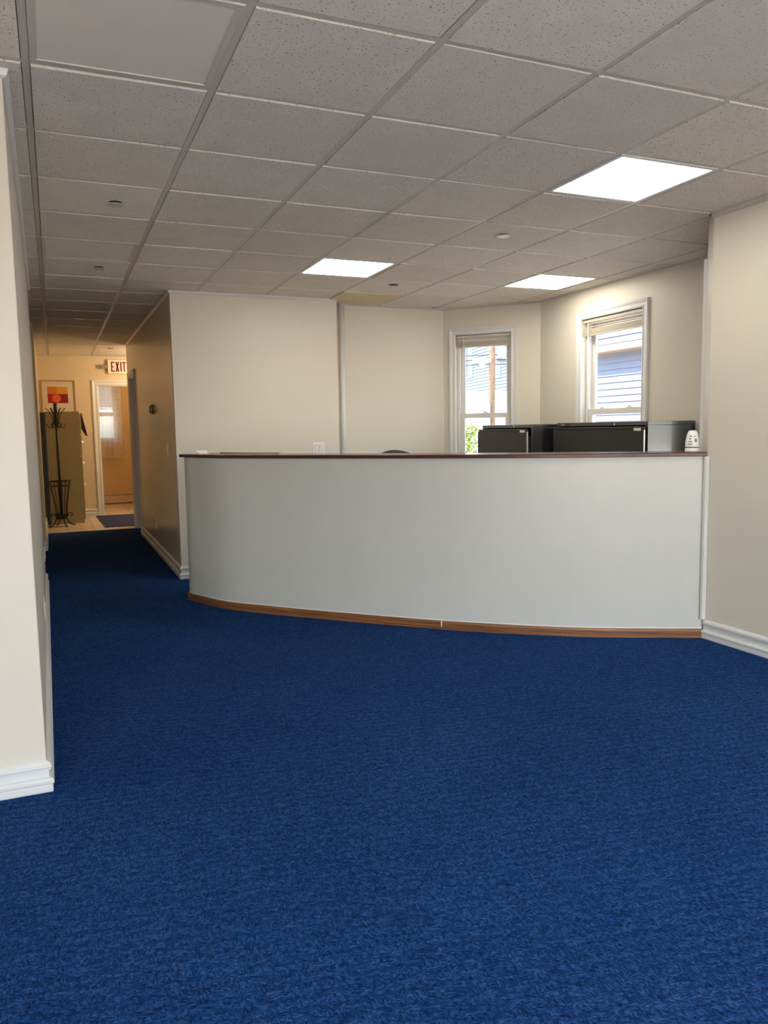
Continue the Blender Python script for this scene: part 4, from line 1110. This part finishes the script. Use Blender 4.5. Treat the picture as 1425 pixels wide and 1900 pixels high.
# far slate-blue house
h1 = empty('far_house', (18.1, 28.3, -0.25), -0.185, label='slate-blue sided house seen far through the narrow bay window', cat='house')
box('core', 0.0, 8.0, -6.5, 6.0, 0.0, 8.0, m_siding2, h1)
clap_wall(h1, m_siding2, 0.0, -6.5, 6.0, 0.3, 8.0, 0.14, name='siding', joined=True)
for (yc, zc, ww, hh_) in ((1.55, 4.75, 0.95, 1.7), (-2.05, 4.6, 1.0, 1.9), (-5.0, 4.7, 0.95, 1.7), (4.6, 4.7, 0.95, 1.7)):
    b_ = MB(); q = 0.06
    b_.box(-0.05, 0.0, yc - ww / 2, yc - ww / 2 + q, zc - hh_ / 2, zc + hh_ / 2).box(-0.05, 0.0, yc + ww / 2 - q, yc + ww / 2, zc - hh_ / 2, zc + hh_ / 2)
    b_.box(-0.05, 0.0, yc - ww / 2 + q, yc + ww / 2 - q, zc - hh_ / 2, zc - hh_ / 2 + q).box(-0.05, 0.0, yc - ww / 2 + q, yc + ww / 2 - q, zc + hh_ / 2 - q, zc + hh_ / 2).box(-0.04, 0.0, yc - ww / 2 + q, yc + ww / 2 - q, zc - 0.02, zc + 0.02)
    fr_ = b_.build('window', m_greyfr, h1)
    box('pane', -0.022, -0.006, yc - ww / 2 + q, yc + ww / 2 - q, zc - hh_ / 2 + q, zc + hh_ / 2 - q, mat('dark_pane', (0.06, 0.09, 0.13), 0.15) if 'dark_pane' not in bpy.data.materials else bpy.data.materials['dark_pane'], fr_)
v = [(-0.5, -7, 8), (-0.5, 6.5, 8), (8.5, 6.5, 8), (8.5, -7, 8), (4, -7, 10.5), (4, 6.5, 10.5)]
mesh('roof', v, [(0, 1, 5, 4), (2, 3, 4, 5), (0, 4, 3), (1, 2, 5), (0, 3, 2, 1)], bpy.data.materials['asphalt_shingle'], h1)
# white garage in front of it
gx = empty('white_garage', (11.6, 17.9, -0.25), -0.65, label='sunlit white garage with a low gable roof outside the narrow bay window', cat='garage')
box('walls', -2.6, 2.6, 0.0, 3.5, 0.0, 1.75, m_roofw, gx)
v = [(-2.9, -0.3, 1.72), (-0.55, -0.3, 2.62), (2.9, -0.3, 2.62), (2.9, 3.7, 2.62), (-0.55, 3.7, 2.62), (-2.9, 3.7, 1.72), (-2.9, -0.3, 1.66), (2.9, -0.3, 1.66), (2.9, 3.7, 1.66), (-2.9, 3.7, 1.66)]
mesh('roof', v, [(0, 1, 4, 5), (1, 2, 3, 4), (6, 7, 2, 1, 0), (9, 5, 4, 3, 8), (7, 8, 3, 2), (6, 0, 5, 9), (6, 9, 8, 7)], m_roofw, gx)
box('garage_door', -1.3, 1.3, -0.03, 0.0, 0.0, 1.5, m_vinyl, gx)
# utility pole
r = empty('utility_pole', (10.55, 14.7, -0.25), label='weathered wooden utility pole with wires outside the narrow bay window', cat='utility pole')
MB().tube([(0, 0, 0), (0, 0, 9.0)], [0.085, 0.070], 16).build('post', m_pole, r, smooth=True)
box('cross_arm', -0.55, 0.55, -0.05, 0.05, 3.22, 3.32, mat('grey_arm', (0.30, 0.30, 0.33), 0.7), r)
MB().lathe([(0.10, 0), (0.10, 0.22), (0.06, 0.25)], 14, (0.22, -0.12, 3.36)).build('terminal_box', m_roofw, r)
MB().lathe([(0.07, 0), (0.07, 0.16)], 14, (-0.32, -0.05, 3.10)).build('insulator', m_roofw, r)
box('conduit_box', -0.19, -0.11, -0.10, 0.02, 1.55, 2.15, mat('conduit_grey', (0.34, 0.36, 0.42), 0.6), r)
for k, z in enumerate((3.30, 3.18, 3.42)):
    pts = [(-14 + 28 * q / 20, (-14 + 28 * q / 20) * -0.45, z - 0.6 + 0.6 * abs(q / 10 - 1) ** 2 * 0 + 0.6 - 0.5 * (1 - abs(q / 10 - 1)) * abs(q / 10 - 1)) for q in range(21)]
    MB().tube(pts, 0.012, 6).build('wire', m_black, r)
# bushes below the window: leaf clumps
lm = None
def bush(x, y, rad, h, label):
    r = empty('bush', (x, y, -0.25), label=label, cat='bush', group='bushes outside the narrow bay window')
    MB().tube([(0, 0, 0), (0.02, 0.01, h * 0.6)], [0.03, 0.015], 8).build('stem', m_pole, r)
    b = MB()
    for q in range(700):
        a = random.uniform(0, 2 * math.pi); t = random.random() ** 0.5; zz = random.random()
        R_ = rad * t * (0.55 + 0.45 * math.sin(zz * math.pi))
        c = Vector((R_ * math.cos(a), R_ * math.sin(a), h * (0.15 + 0.85 * zz)))
        d = Vector((random.uniform(-1, 1), random.uniform(-1, 1), random.uniform(-0.3, 1))).normalized(); e_ = d.cross(Vector((random.random(), random.random(), random.random()))).normalized()
        s = random.uniform(0.03, 0.06)
        b.add([c, c + d * s + e_ * s * 0.45, c + d * s * 2, c + d * s - e_ * s * 0.45], [(0, 1, 2, 3)])
    o = b.build('foliage', m_leaf, r, fix=False)
bush(8.25, 11.9, 0.36, 1.58, 'green leafy bush low outside the narrow bay window')
bush(9.1, 12.3, 0.36, 1.5, 'second green bush beside the leafy bush outside')
